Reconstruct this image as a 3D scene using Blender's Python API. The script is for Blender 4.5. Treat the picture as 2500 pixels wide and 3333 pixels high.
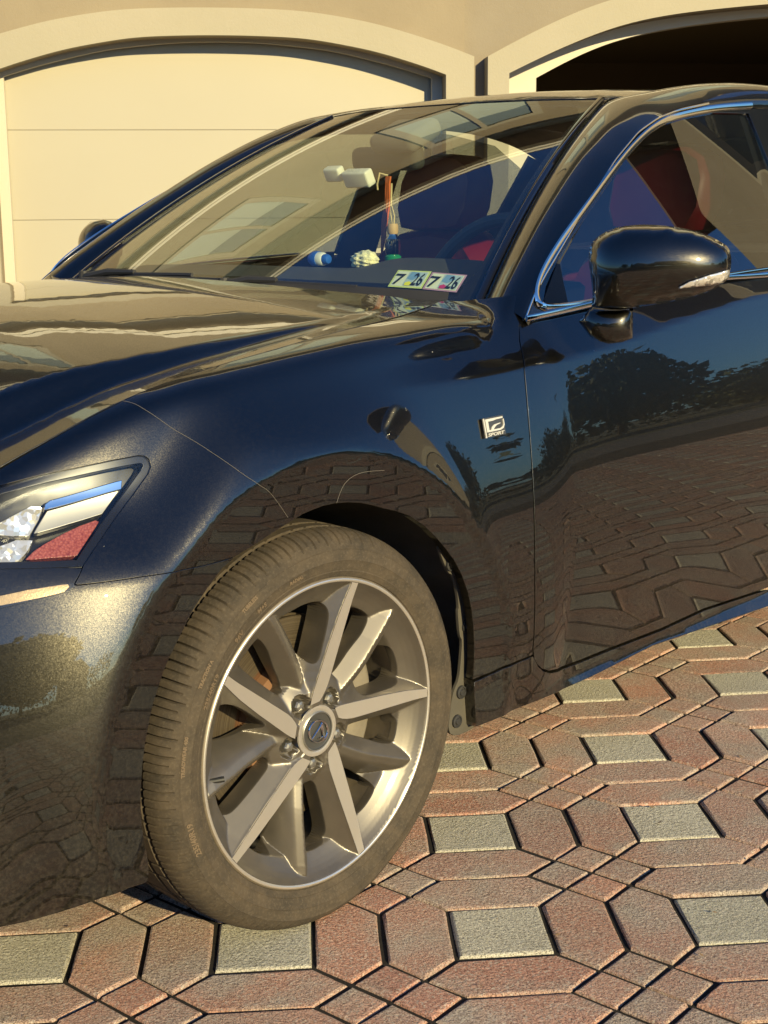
# A glossy black sedan parked on a brick-paved driveway in front of a cream stucco house with arched garage doors.
import bpy, bmesh, math, random
import numpy as np
from mathutils import Matrix, Vector
from mathutils.geometry import delaunay_2d_cdt
R_ = math.radians
for o in list(bpy.data.objects): bpy.data.objects.remove(o)
sc = bpy.context.scene
random.seed(7); RNG = np.random.default_rng(7)
# ---------------------------------------------------------------- camera
cd = bpy.data.cameras.new('camera'); cam = bpy.data.objects.new('camera', cd); sc.collection.objects.link(cam); sc.camera = cam
cd.sensor_fit = 'VERTICAL'; cd.sensor_height = 36.0; cd.lens = 36.0 * 4578.9 / 3333.0
cd.clip_start = .05; cd.clip_end = 600
_p, _r, _y = 0.2054923, -0.0265190, 0.0587682
_f0 = Vector((math.sin(_y), math.cos(_y), 0)); _r0 = Vector((math.cos(_y), -math.sin(_y), 0)); _u0 = Vector((0, 0, 1))
_f = math.cos(_p) * _f0 - math.sin(_p) * _u0; _u = math.sin(_p) * _f0 + math.cos(_p) * _u0
_rt = math.cos(_r) * _r0 + math.sin(_r) * _u; _u = -math.sin(_r) * _r0 + math.cos(_r) * _u
_m = Matrix((_rt, _u, -_f)).transposed().to_4x4(); _m.translation = (0, 0, 1.14058)
cam.matrix_world = _m
# ---------------------------------------------------------------- sky and sun
AZ, EL = R_(29.5), R_(18.5)
S_DIR = Vector((math.sin(AZ) * math.cos(EL), -math.cos(AZ) * math.cos(EL), math.sin(EL)))   # towards the sun
world = bpy.data.worlds.new('World'); sc.world = world; world.use_nodes = True
wn = world.node_tree; wn.nodes.clear()
sky = wn.nodes.new('ShaderNodeTexSky'); sky.sky_type = 'NISHITA'; sky.sun_disc = False
sky.sun_elevation = EL; sky.sun_rotation = math.atan2(S_DIR.x, S_DIR.y); sky.altitude = 100; sky.air_density = 1.0; sky.dust_density = .3; sky.ozone_density = 4.0
bg = wn.nodes.new('ShaderNodeBackground'); bg.inputs['Strength'].default_value = .070
wo = wn.nodes.new('ShaderNodeOutputWorld'); tint = wn.nodes.new('ShaderNodeMix'); tint.data_type = 'RGBA'; tint.blend_type = 'MULTIPLY'; tint.inputs[0].default_value = 1.0; tint.inputs[7].default_value = (.50, .80, 1.10, 1)   # the deep clear blue of this evening's sky
wn.links.new(sky.outputs[0], tint.inputs[6]); wn.links.new(tint.outputs[2], bg.inputs[0]); wn.links.new(bg.outputs[0], wo.inputs[0])
sl = bpy.data.lights.new('sun', 'SUN'); sun = bpy.data.objects.new('sun', sl); sc.collection.objects.link(sun)
sl.energy = 3.2; sl.angle = R_(.53); sl.color = (1.0, .83, .455)
sun.rotation_euler = S_DIR.to_track_quat('Z', 'Y').to_euler(); sun.location = (10, -18, 8)
vs = sc.view_settings; vs.view_transform = 'Standard'; vs.look = 'None'; vs.exposure = 1.3; vs.gamma = 1.0; vs.use_curve_mapping = False
sc.cycles.max_bounces = 10; sc.cycles.transparent_max_bounces = 24; sc.cycles.sample_clamp_indirect = 8
# ---------------------------------------------------------------- helpers
COL = sc.collection
def link(o): COL.objects.link(o); return o
def tag(o, label=None, cat=None, group=None, kind=None):
    if label: o['label'] = label
    if cat: o['category'] = cat
    if group: o['group'] = group
    if kind: o['kind'] = kind
    return o
def empty(name, loc=(0, 0, 0)):
    o = bpy.data.objects.new(name, None); o.empty_display_size = .1; o.location = loc; return link(o)
def make(name, V, Fc, mat, parent=None, smooth=True, normals=None, angle=None):
    me = bpy.data.meshes.new(name); me.from_pydata([tuple(map(float, v)) for v in V], [], [tuple(map(int, f)) for f in Fc]); me.update()
    if smooth:
        me.polygons.foreach_set('use_smooth', [True] * len(me.polygons))
        if angle is not None:
            bm = bmesh.new(); bm.from_mesh(me)
            for e in bm.edges:
                if len(e.link_faces) == 2 and e.calc_face_angle(0) > R_(angle): e.smooth = False
            bm.to_mesh(me); bm.free()
    if normals is not None: me.normals_split_custom_set_from_vertices([tuple(map(float, n)) for n in normals])
    if mat is not None: me.materials.append(mat)
    o = bpy.data.objects.new(name, me); o.parent = parent; return link(o)
class MB:
    """collects primitives into one mesh"""
    def __init__(s): s.V = []; s.F = []
    def add(s, V, F):
        n = len(s.V); s.V += [tuple(v) for v in V]; s.F += [tuple(i + n for i in f) for f in F]; return s
    def box(s, a, b, bev=0):
        (x0, y0, z0), (x1, y1, z1) = a, b
        V = [(x, y, z) for x in (x0, x1) for y in (y0, y1) for z in (z0, z1)]
        return s.add(V, [(0, 1, 3, 2), (4, 6, 7, 5), (0, 4, 5, 1), (2, 3, 7, 6), (0, 2, 6, 4), (1, 5, 7, 3)])
    def tube(s, P, r, n=8, caps=True, up=None, flat=1.0):
        P = [np.array(p, float) for p in P]; rr = r if hasattr(r, '__len__') else [r] * len(P); rings = []
        for i, p in enumerate(P):
            t = P[min(i + 1, len(P) - 1)] - P[max(i - 1, 0)]; t /= np.linalg.norm(t) + 1e-12
            u = np.array(up if up is not None else ((0, 0, 1) if abs(t[2]) < .9 else (1, 0, 0)), float)
            a = np.cross(t, u); a /= np.linalg.norm(a) + 1e-12; b = np.cross(a, t)
            rings.append([p + rr[i] * (math.cos(k * 2 * math.pi / n) * a + flat * math.sin(k * 2 * math.pi / n) * b) for k in range(n)])
        return s.loft(rings, True, caps)
    def loft(s, rings, closed=True, caps=False):
        n = len(rings[0]); V = [v for r in rings for v in r]; Fc = []
        for i in range(len(rings) - 1):
            for k in range(n if closed else n - 1):
                k2 = (k + 1) % n; Fc.append((i * n + k, i * n + k2, (i + 1) * n + k2, (i + 1) * n + k))
        if caps: Fc += [tuple(range(n))[::-1], tuple(range((len(rings) - 1) * n, len(rings) * n))]
        return s.add(V, Fc)
    def prism(s, poly, axis, a, b):
        """polygon (2-d) extruded between a and b along axis 0/1/2"""
        def p(q, t): q = list(q); q.insert(axis, t); return tuple(q)
        n = len(poly); V = [p(q, a) for q in poly] + [p(q, b) for q in poly]
        return s.add(V, [tuple(range(n)), tuple(range(2 * n - 1, n - 1, -1))] + [(i, i + n, (i + 1) % n + n, (i + 1) % n) for i in range(n)])
    def build(s, name, mat, parent=None, smooth=True, angle=35, fix=True):
        o = make(name, s.V, s.F, mat, parent, smooth, None, None)
        if fix or (smooth and angle is not None):
            bm = bmesh.new(); bm.from_mesh(o.data)
            if fix: bmesh.ops.recalc_face_normals(bm, faces=bm.faces)
            if smooth and angle is not None:
                for e in bm.edges:
                    if len(e.link_faces) == 2 and e.calc_face_angle(0) > R_(angle): e.smooth = False
            bm.to_mesh(o.data); bm.free()
        return o
def bevel(o, w, seg=2, ang=30):
    m = o.modifiers.new('bevel', 'BEVEL'); m.width = w; m.segments = seg; m.limit_method = 'ANGLE'; m.angle_limit = R_(ang); return o
def resample(P, d, closed=True):
    P = np.asarray(P, float); Q = np.vstack([P, P[:1]]) if closed else P; out = []
    for a, b in zip(Q[:-1], Q[1:]):
        n = max(1, int(round(np.linalg.norm(b - a) / d)))
        for i in range(n): out.append(a + (b - a) * i / n)
    if not closed: out.append(Q[-1])
    return np.array(out)
def chaikin(P, n=1, closed=True, keep=None):
    P = np.asarray(P, float)
    for _ in range(n):
        Q = np.roll(P, -1, 0) if closed else P[1:]; B = P if closed else P[:-1]
        N = np.stack([.75 * B + .25 * Q, .25 * B + .75 * Q], 1).reshape(-1, P.shape[1])
        P = N if closed else np.vstack([P[:1], N, P[-1:]])
    return P
def inside(poly, q):
    x, y = q[:, 0], q[:, 1]; c = np.zeros(len(q), bool); a = poly; b = np.roll(poly, -1, 0)
    for (x0, y0), (x1, y1) in zip(a, b):
        if y0 == y1: continue
        m = ((y0 > y) != (y1 > y)); c ^= m & (x < (x1 - x0) * (y - y0) / (y1 - y0) + x0)
    return c
def bdist(poly, q):
    d = np.full(len(q), 1e9)
    for a, b in zip(poly, np.roll(poly, -1, 0)):
        ab = b - a; t = np.clip(((q - a) @ ab) / (ab @ ab + 1e-15), 0, 1); d = np.minimum(d, np.hypot(*(q - a - t[:, None] * ab).T))
    return d
def tri2d(poly, d, holes=(), lines=()):
    """triangulate a 2-d outline with an even fill of points"""
    poly = np.asarray(poly, float); lo, hi = poly.min(0), poly.max(0)
    gx, gy = np.meshgrid(np.arange(lo[0], hi[0] + d, d), np.arange(lo[1], hi[1] + d, d * .866), indexing='ij'); gx = gx + (np.arange(gx.shape[1]) % 2)[None] * d * .5
    q = np.stack([gx.ravel(), gy.ravel()], 1); m = inside(poly, q)
    q = q[m]; q = q[bdist(poly, q) > d * .45]
    V = list(poly); F0 = [list(range(len(poly)))]; E = []
    for hh in holes:
        hh = np.asarray(hh, float); k = inside(hh, q); q = q[~k]; q = q[bdist(hh, q) > d * .45]
        E += [(len(V) + i, len(V) + (i + 1) % len(hh)) for i in range(len(hh))]; V += list(hh)
    for ln in lines:
        ln = np.asarray(ln, float); q = q[np.min(np.hypot(q[:, None, 0] - ln[None, :, 0], q[:, None, 1] - ln[None, :, 1]), 1) > d * .5]
        E += [(len(V) + i, len(V) + i + 1) for i in range(len(ln) - 1)]; V += list(ln)
    V = V + list(q)
    v, e, f, ov, oe, of = delaunay_2d_cdt([Vector(p) for p in V], E, F0, 1, 1e-7)
    v = np.array([[p[0], p[1]] for p in v]); f = [tuple(t) for t in f]
    if holes:
        c = np.array([v[list(t)].mean(0) for t in f]); k = np.zeros(len(f), bool)
        for hh in holes: k |= inside(np.asarray(hh, float), c)
        f = [t for t, kk in zip(f, k) if not kk]
    return v, f
def bloops(f):
    cnt = {}
    for t in f:
        for a, b in zip(t, t[1:] + t[:1]): cnt[(a, b)] = cnt.get((a, b), 0) + 1
    return [(a, b) for (a, b) in cnt if (b, a) not in cnt]
def panel(name, surf, outline, mat, parent=None, d=.013, flange=.014, off=0.0, scale=(1, 1), holes=(), flip=1, rs=None, mirror=False):
    """sheet-metal panel: outline on a curved surface, edges folded inwards"""
    scl = np.array(scale, float)
    out = resample(np.asarray(outline, float) * scl, rs or d * .8)
    v, f = tri2d(out, d, [resample(np.asarray(hh) * scl, d * .8) for hh in holes]); uv = v / scl
    N = surf.nrm(uv) * flip; P = surf.pos(uv) + off * N
    # orientation
    a, b, c = (P[[t[k] for t in f]] for k in range(3)); fn = np.cross(b - a, c - a)
    sgn = np.sign((fn * N[[t[0] for t in f]]).sum(1).sum())
    if sgn < 0: f = [t[::-1] for t in f]
    V = list(P); NN = list(N); Fc = list(f)
    if flange:
        bl = bloops(f); idx = {}; acc = {}
        for i, j in bl:
            t = P[j] - P[i]; s_ = np.cross(t, N[i]); s_ /= np.linalg.norm(s_) + 1e-12
            acc[i] = acc.get(i, 0) + s_; acc[j] = acc.get(j, 0) + s_
        for i in acc:
            s_ = acc[i] / (np.linalg.norm(acc[i]) + 1e-12); m_ = (s_ + N[i]); m_ /= np.linalg.norm(m_)
            k = len(V); V += [P[i], P[i] + s_ * .0011 - N[i] * .0011, P[i] + s_ * .0011 - N[i] * flange]; NN += [N[i], s_, s_]; idx[i] = k
        for i, j in bl:
            a_, b_ = idx[i], idx[j]
            Fc += [(a_ + 1, b_ + 1, b_, a_), (a_ + 2, b_ + 2, b_ + 1, a_ + 1)]
    V = np.array(V); NN = np.array(NN)
    if mirror: V = V * [1, -1, 1]; NN = NN * [1, -1, 1]; Fc = [t[::-1] for t in Fc]
    return make(name, V, Fc, mat, parent, True, NN)
class Off:
    def __init__(s, S, o): s.S = S; s.o = o
    def pos(s, uv): return s.S.pos(uv) + s.o * s.S.nrm(uv)
    def nrm(s, uv): return s.S.nrm(uv)
class Plane:
    """uv plane through o with axes a, b"""
    def __init__(s, o, a, b): s.o, s.a, s.b = (np.array(k, float) for k in (o, a, b)); s.n = np.cross(s.a, s.b); s.n /= np.linalg.norm(s.n)
    def pos(s, uv): uv = np.atleast_2d(uv); return s.o + uv[:, :1] * s.a + uv[:, 1:2] * s.b
    def nrm(s, uv): return np.repeat(s.n[None], len(np.atleast_2d(uv)), 0)
def text_mesh(txt, size=1.0, depth=0.0, bold=0.0, shear=0.0, res=3):
    cu = bpy.data.curves.new('lettering', 'FONT'); cu.body = txt; cu.size = size; cu.extrude = depth; cu.offset = bold; cu.shear = shear; cu.resolution_u = res
    cu.align_x = 'CENTER'; cu.align_y = 'CENTER'
    o = link(bpy.data.objects.new('lettering', cu)); dg = bpy.context.evaluated_depsgraph_get(); me = o.evaluated_get(dg).to_mesh()
    V = np.array([v.co[:] for v in me.vertices]); Fc = [tuple(p.vertices) for p in me.polygons]
    o.evaluated_get(dg).to_mesh_clear(); bpy.data.objects.remove(o); bpy.data.curves.remove(cu); return V, Fc
# ---------------------------------------------------------------- materials
class NT:
    def __init__(s, name):
        s.m = bpy.data.materials.new(name); s.m.use_nodes = True; s.t = s.m.node_tree; s.t.nodes.clear()
        s.out = s.t.nodes.new('ShaderNodeOutputMaterial')
    def n(s, typ, ins=None, **kw):
        nd = s.t.nodes.new('ShaderNode' + typ)
        for k, v in kw.items(): setattr(nd, k, v)
        for k, v in (ins or {}).items():
            i = nd.inputs[k]
            if isinstance(v, bpy.types.NodeSocket): s.t.links.new(v, i)
            else: i.default_value = v
        return nd
    def pos(s): return s.n('NewGeometry').outputs['Position']
    def obj(s): return s.n('TexCoord').outputs['Object']
    def noise(s, vec, scale, detail=4, rough=.55, out='Fac'): return s.n('TexNoise', {'Vector': vec, 'Scale': scale, 'Detail': detail, 'Roughness': rough}).outputs[out]
    def ramp(s, fac, pts, interp='LINEAR'):
        r = s.n('ValToRGB', {'Fac': fac}); e = r.color_ramp.elements; r.color_ramp.interpolation = interp
        while len(e) > len(pts): e.remove(e[-1])
        while len(e) < len(pts): e.new(1)
        for k, (p, c) in zip(e, pts): k.position = p; k.color = (*c, 1) if hasattr(c, '__len__') else (c, c, c, 1)
        return r.outputs['Color']
    def mix(s, f, a, b, blend='MIX'):
        nd = s.n('Mix', None, data_type='RGBA', blend_type=blend)
        for k, v in ((0, f), (6, a), (7, b)):
            if isinstance(v, bpy.types.NodeSocket): s.t.links.new(v, nd.inputs[k])
            else: nd.inputs[k].default_value = (*v, 1) if hasattr(v, '__len__') and len(v) == 3 else v
        return nd.outputs[2]
    def math(s, op, a, b=0.0, c=0.0):
        nd = s.n('Math', None, operation=op)
        for k, v in enumerate((a, b, c)):
            if isinstance(v, bpy.types.NodeSocket): s.t.links.new(v, nd.inputs[k])
            else: nd.inputs[k].default_value = v
        return nd.outputs[0]
    def bump(s, h, strength, dist=.002, normal=None):
        ins = {'Height': h, 'Strength': strength, 'Distance': dist}
        if normal is not None: ins['Normal'] = normal
        return s.n('Bump', ins).outputs[0]
    def bsdf(s, **k):
        nd = s.t.nodes.new('ShaderNodeBsdfPrincipled')
        for a, v in k.items():
            i = nd.inputs[a.replace('_', ' ')]
            if isinstance(v, bpy.types.NodeSocket): s.t.links.new(v, i)
            else: i.default_value = (*v, 1) if hasattr(v, '__len__') and len(v) == 3 and i.type == 'RGBA' else v
        return nd.outputs[0]
    def done(s, sh): s.t.links.new(sh, s.out.inputs[0]); return s.m
def simple(name, col, rough=.5, metal=0.0, bumps=None, var=.0, vs=8, **k):
    t = NT(name); c = col; kw = dict(k)
    if var:
        f = t.noise(t.obj(), vs, 5); c = t.mix(f, tuple(x * (1 - var) for x in col), tuple(min(1, x * (1 + var)) for x in col))
    if bumps: kw['Normal'] = t.bump(t.noise(t.obj(), bumps[0], 4), bumps[1], bumps[2] if len(bumps) > 2 else .001)
    return t.done(t.bsdf(Base_Color=c, Roughness=rough, Metallic=metal, **kw))
# ---- curved body surfaces of the car (metres, car axes)
def pl(x, pts):
    a = np.array(pts, float); return np.interp(x, a[:, 0], a[:, 1])
def sm(x, pts, w=.06):
    """piecewise linear curve rounded by a small box filter"""
    return sum(pl(x + d * w, pts) for d in (-1, -.5, 0, .5, 1)) / 5.0
def sstep(a, b, x):
    t = np.clip((x - a) / (b - a), 0, 1); return t * t * (3 - 2 * t)

PLAN = [(-3.95,.70),(-3.6,.80),(-3.2,.875),(-2.7,.905),(-2.0,.914),(-1.0,.917),(-.5,.916),(-.2,.914),(0,.910),(.2,.896),(.35,.868),(.45,.838),(.55,.795),(.65,.735),(.75,.655),(.85,.53),(.92,.36),(.95,.2)]
# hood cut line of the front wing: y and z along x
CUTY = [(-.8,.60),(-.62,.635),(-.4,.715),(-.217,.757),(-.03,.772),(.116,.778),(.283,.775),(.469,.735),(.6,.68),(.8,.55),(.95,.35)]
CUTZ = [(-4,.985),(-1.5,1.0),(-.8,.985),(-.62,.977),(-.4,.968),(-.217,.956),(-.03,.937),(.116,.920),(.283,.888),(.469,.812),(.6,.745),(.8,.66),(.95,.6)]
TILT_S = [(-1.2,-9),(-.7,-7.5),(-.6,-3),(-.5,2.0),(-.38,6.5),(-.30,10.5),(-.22,12.5),(-.15,14.5),(-.10,16),(-.065,18.5),(-.045,22),(-.03,30),(-.015,48),(0,66),(.02,77),(.06,81),(.12,83),(.6,88)]
CREASE_LO = [(-4,.955),(-2,.962),(-1.395,.943),(-1.086,.911),(-.863,.886),(-.677,.870),(-.5,.861),(-.34,.858),(-.18,.860),(.1,.862)]
CREASE_HI = [(-4,1.1),(-.75,1.1),(-.62,.975),(-.5,.908),(-.345,.899),(-.18,.890),(.1,.884)]
SG = np.arange(-.46, .80, .005)
XG = np.concatenate([np.arange(-3.9, -.8, .03), np.arange(-.8, .951, .0125)])
def sections():
    X = XG
    y0 = sm(X, PLAN); yc = sm(X, CUTY, .05); zc = sm(X, CUTZ, .05)
    amp = 22 * sstep(-.10, -.42, X)
    lo = sm(X, CREASE_LO); hi = sm(X, CREASE_HI, .03)
    i0 = int(round((0 - SG[0]) / .005))
    def integ(sig):
        Y = np.zeros((len(X), len(SG))); Z = np.zeros_like(Y); T = np.zeros_like(Y)
        Y[:, i0] = y0; Z[:, i0] = .6
        for rng, sg in ((range(i0, len(SG) - 1), 1), (range(i0, 0, -1), -1)):
            for i in rng:
                z = Z[:, i]; t = SG[i] + .0025 * sg - sig
                band = amp * sstep(lo - .004, lo + .004, z) * (1 - sstep(hi - .006, hi + .006, z))
                nose = 7.5 * sstep(.28, .42, X) * sstep(.34, .46, z) * (1 - sstep(.60, .70, z))
                th = np.radians(sm(t, TILT_S, .008) + band + nose)
                j = i + sg
                Y[:, j] = Y[:, i] - sg * np.sin(th) * .005
                Z[:, j] = Z[:, i] + sg * np.cos(th) * .005
        return Y, Z
    a = np.full(len(X), .0); b = np.full(len(X), .60)
    for _ in range(26):
        m = (a + b) / 2; Y, Z = integ(m)
        # z where the section reaches the cut line
        zz = np.array([np.interp(-yc[k], -Y[k, i0:], Z[k, i0:]) for k in range(len(X))])
        lowm = zz < zc; a = np.where(lowm, m, a); b = np.where(lowm, b, m)
    Y, Z = integ((a + b) / 2)
    return Y, Z
WC = (0.0, .337)      # centre of the wheel arch in x, z
def flare(X, Y, Z):
    out = Y.copy()
    for cx in (0.0, -2.85):
        r = np.hypot(X - cx, Z - WC[1]); d = np.maximum(r - .447, 0); d = np.sqrt(d * d + .008 ** 2) - .008
        k = sstep(.05, .30, X - cx); cone = .9175 - (.55 - .13 * k) * d - 1.5 * k * d * d
        z0 = .80 - .15 * sstep(.12, .34, X - cx)
        fade = (1 - sstep(z0, z0 + .13, Z)) * np.where(X - cx < -.30, 1 - sstep(-.40, -.6, X - cx), 1)
        e = cone - out; e = .5 * (e + np.sqrt(e * e + .010 ** 2)); e = np.where(r < .447, np.maximum(.9175 - out, 0), e)
        out = out + e * fade
    return out
class Side:
    def __init__(s):
        Y, Z = sections(); X = np.repeat(XG[:, None], len(SG), 1)
        Y = flare(X, Y, Z)
        s.P = np.stack([X, Y, Z], 2)
        gx = np.gradient(s.P, axis=0) ; gs = np.gradient(s.P, axis=1)
        n = np.cross(gs, gx); n /= np.linalg.norm(n, axis=2)[..., None]
        if n[len(XG) // 2, 60, 1] < 0: n = -n
        s.N = n
    def _ix(s, x, t):
        i = np.interp(x, XG, np.arange(len(XG))); j = (np.asarray(t) - SG[0]) / .005
        i = np.clip(i, 0, len(XG) - 1.001); j = np.clip(j, 0, len(SG) - 1.001)
        return i.astype(int), j.astype(int), i % 1, j % 1
    def _bi(s, A, x, t):
        i, j, a, b = s._ix(x, t); a = a[:, None]; b = b[:, None]
        return (A[i, j] * (1 - a) + A[i + 1, j] * a) * (1 - b) + (A[i, j + 1] * (1 - a) + A[i + 1, j + 1] * a) * b
    def pos(s, uv): uv = np.atleast_2d(uv); return s._bi(s.P, uv[:, 0], uv[:, 1])
    def nrm(s, uv):
        uv = np.atleast_2d(uv); n = s._bi(s.N, uv[:, 0], uv[:, 1]); return n / np.linalg.norm(n, axis=1)[:, None]
class HF:
    """z = f(x,y) height field, uv = (x,y)"""
    def __init__(s, f): s.f = f
    def pos(s, uv): uv = np.atleast_2d(uv); return np.stack([uv[:, 0], uv[:, 1], s.f(uv[:, 0], uv[:, 1])], 1)
    def nrm(s, uv):
        uv = np.atleast_2d(uv); e = 3e-3; x, y = uv[:, 0], uv[:, 1]
        n = np.stack([-(s.f(x + e, y) - s.f(x - e, y)) / (2 * e), -(s.f(x, y + e) - s.f(x, y - e)) / (2 * e), np.ones(len(x))], 1)
        return n / np.linalg.norm(n, axis=1)[:, None]
class YF:
    """y = f(x,z), uv = (x,z)"""
    def __init__(s, f): s.f = f
    def pos(s, uv): uv = np.atleast_2d(uv); return np.stack([uv[:, 0], s.f(uv[:, 0], uv[:, 1]), uv[:, 1]], 1)
    def nrm(s, uv):
        uv = np.atleast_2d(uv); e = 3e-3; x, z = uv[:, 0], uv[:, 1]
        n = np.stack([-(s.f(x + e, z) - s.f(x - e, z)) / (2 * e), np.ones(len(x)), -(s.f(x, z + e) - s.f(x, z - e)) / (2 * e)], 1)
        return n / np.linalg.norm(n, axis=1)[:, None]
def rot_bez(a, b, c, t): return a * (1 - t) ** 2 + 2 * b * t * (1 - t) + c * t * t
class WS:
    """windshield: uv = (u across -1..1, v up 0..1)"""
    def _p(s, u, v):
        a = np.abs(u)
        bot = np.stack([-.55 - .115 * a ** 2.2, .675 * u, 1.000 - .018 * a ** 2], 1)
        top = np.stack([-1.285 - .10 * a ** 2.2, .452 * u, 0 * u], 1); top[:, 2] = roof_f(top[:, 0], top[:, 1]) - .003
        P = bot + (top - bot) * v[:, None]
        bul = .030 * 4 * v * (1 - v)
        P[:, 0] += bul * .45; P[:, 2] += bul * .9
        return P
    def pos(s, uv): uv = np.atleast_2d(uv); return s._p(uv[:, 0], uv[:, 1])
    def nrm(s, uv):
        uv = np.atleast_2d(uv); u, v = uv[:, 0], uv[:, 1]; e = 4e-3
        n = np.cross(s._p(u + e, v) - s._p(u - e, v), s._p(u, v + e) - s._p(u, v - e))
        n /= np.linalg.norm(n, axis=1)[:, None]; n *= np.sign(n[:, 2:3]); return n
def hood_f(x, y):
    a = np.abs(y); yc = sm(x, CUTY, .05); zc = sm(x, CUTZ, .05)
    yr = yc - sm(x, [(-.8,.05),(-.42,.058),(-.28,.060),(-.10,.073),(.0,.080),(.1,.084),(.3,.105),(.5,.13),(.8,.14)], .05)
    w = sm(x, [(-.8,.009),(-.3,.010),(0,.014),(.15,.022),(.3,.034),(.6,.05)], .05)
    amp = sm(x, [(-.8,0),(-.47,0),(-.36,.004),(-.2,.0085),(0,.015),(.15,.022),(.3,.033),(.5,.046),(.8,.05)], .05)
    crown = sm(x, [(-.8,.036),(-.45,.039),(-.2,.042),(0,.046),(.3,.056),(.5,.066),(.9,.06)], .1)
    t = np.clip(a / yr, 0, None)
    plateau = crown * (1 - np.minimum(t, 1) ** 2.2)
    shelf = .006 * sstep(1.0, .55, np.clip((a - yr) / np.maximum(yc - yr, .01), -1, 1) + 0) * np.minimum(1, amp / .008)
    return zc + plateau + amp * sstep(yr + w, yr - w, a) + shelf * sstep(yr - w, yr + w, a) * 0
def glass_f(x, z): return .838 - .46 * (z - .97) - .12 * (z - .97) ** 2 - .035 * np.maximum(x + 1.7, 0) ** 2 + .012 * np.maximum(x + 1.7, 0)
def roof_f(x, y):
    zc = sm(x, [(-3.6,1.24),(-3.2,1.33),(-2.8,1.42),(-2.4,1.452),(-2.0,1.461),(-1.7,1.451),(-1.45,1.431),(-1.26,1.401),(-1.0,1.32)], .12)
    yr = sm(x, [(-3.4,.5),(-2.6,.585),(-2,.60),(-1.4,.575),(-1.2,.54)], .1)
    v = np.abs(y) / yr
    return zc - .038 * v ** 2.2 - .05 * np.maximum(v - .9, 0)
def paint_mat():
    t = NT('black_pearl_paint'); P = t.obj()
    vo = t.n('TexVoronoi', {'Vector': P, 'Scale': 1500.0}, feature='F1')
    d = t.n('VectorMath', {0: vo.outputs['Color'], 1: (.5, .5, .5)}, operation='SUBTRACT').outputs[0]
    d = t.n('VectorMath', {0: d, 'Scale': .13}, operation='SCALE').outputs[0]
    nn = t.n('VectorMath', {0: t.n('NewGeometry').outputs['Normal'], 1: d}, operation='ADD').outputs[0]
    nn = t.n('VectorMath', {0: nn}, operation='NORMALIZE').outputs[0]
    fl = t.bsdf(Base_Color=(.030, .028, .0225), Metallic=1.0, Roughness=.325, Normal=nn, Coat_Weight=1.0, Coat_Roughness=.008, Coat_IOR=1.68)
    # road dust, mostly low on the body, in fine spatter
    z = t.n('SeparateXYZ', {0: P}).outputs[2]
    low = t.n('MapRange', {0: z, 1: .95, 2: .22, 3: 0.0, 4: 1.0}).outputs[0]
    sp = t.ramp(t.noise(P, 160, 5, .7), [(.45, 0.0), (.75, 1.0)])
    cl = t.ramp(t.noise(P, 9, 4), [(.3, .3), (.7, 1.0)])
    f = t.math('MULTIPLY', t.math('MULTIPLY', t.math('POWER', low, 1.6), cl), t.math('MULTIPLY_ADD', sp, .10, .014))
    f = t.math('ADD', f, t.math('MULTIPLY', sp, .004))
    dust = t.bsdf(Base_Color=(.30, .25, .18), Roughness=.9)
    m1 = t.n('MixShader', {0: f, 1: fl, 2: dust}).outputs[0]
    # sparse pale chips and bug spots
    v2 = t.n('TexVoronoi', {'Vector': P, 'Scale': 26.0}, feature='F1')
    r = t.math('MULTIPLY', t.n('SeparateColor', {0: v2.outputs['Color']}).outputs[0], .095)
    chip = t.math('MULTIPLY', t.math('LESS_THAN', v2.outputs['Distance'], t.math('SUBTRACT', r, .066)), .55)
    return t.done(t.n('MixShader', {0: chip, 1: m1, 2: t.bsdf(Base_Color=(.7, .66, .56), Roughness=.7)}).outputs[0])
def glass_mat(name, tint, ior=1.75, rough=0.0, dirt=.0):
    t = NT(name); g = t.n('NewGeometry'); bf = g.outputs['Backfacing']
    io = t.math('ADD', t.math('MULTIPLY', bf, 1 / ior - ior), ior)
    fr = t.n('Fresnel', {'IOR': io}).outputs[0]
    m = t.n('MixShader', {0: fr, 1: t.n('BsdfTransparent', {0: (*tint, 1)}).outputs[0], 2: t.n('BsdfGlossy', {0: (1, 1, 1, 1), 'Roughness': rough}).outputs[0]}).outputs[0]
    if dirt:
        f = t.ramp(t.noise(t.obj(), 30, 6, .7), [(.4, dirt * .3), (.8, dirt)])
        m = t.n('MixShader', {0: f, 1: m, 2: t.bsdf(Base_Color=(.42, .38, .3), Roughness=1.0)}).outputs[0]
    return t.done(m)
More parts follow.
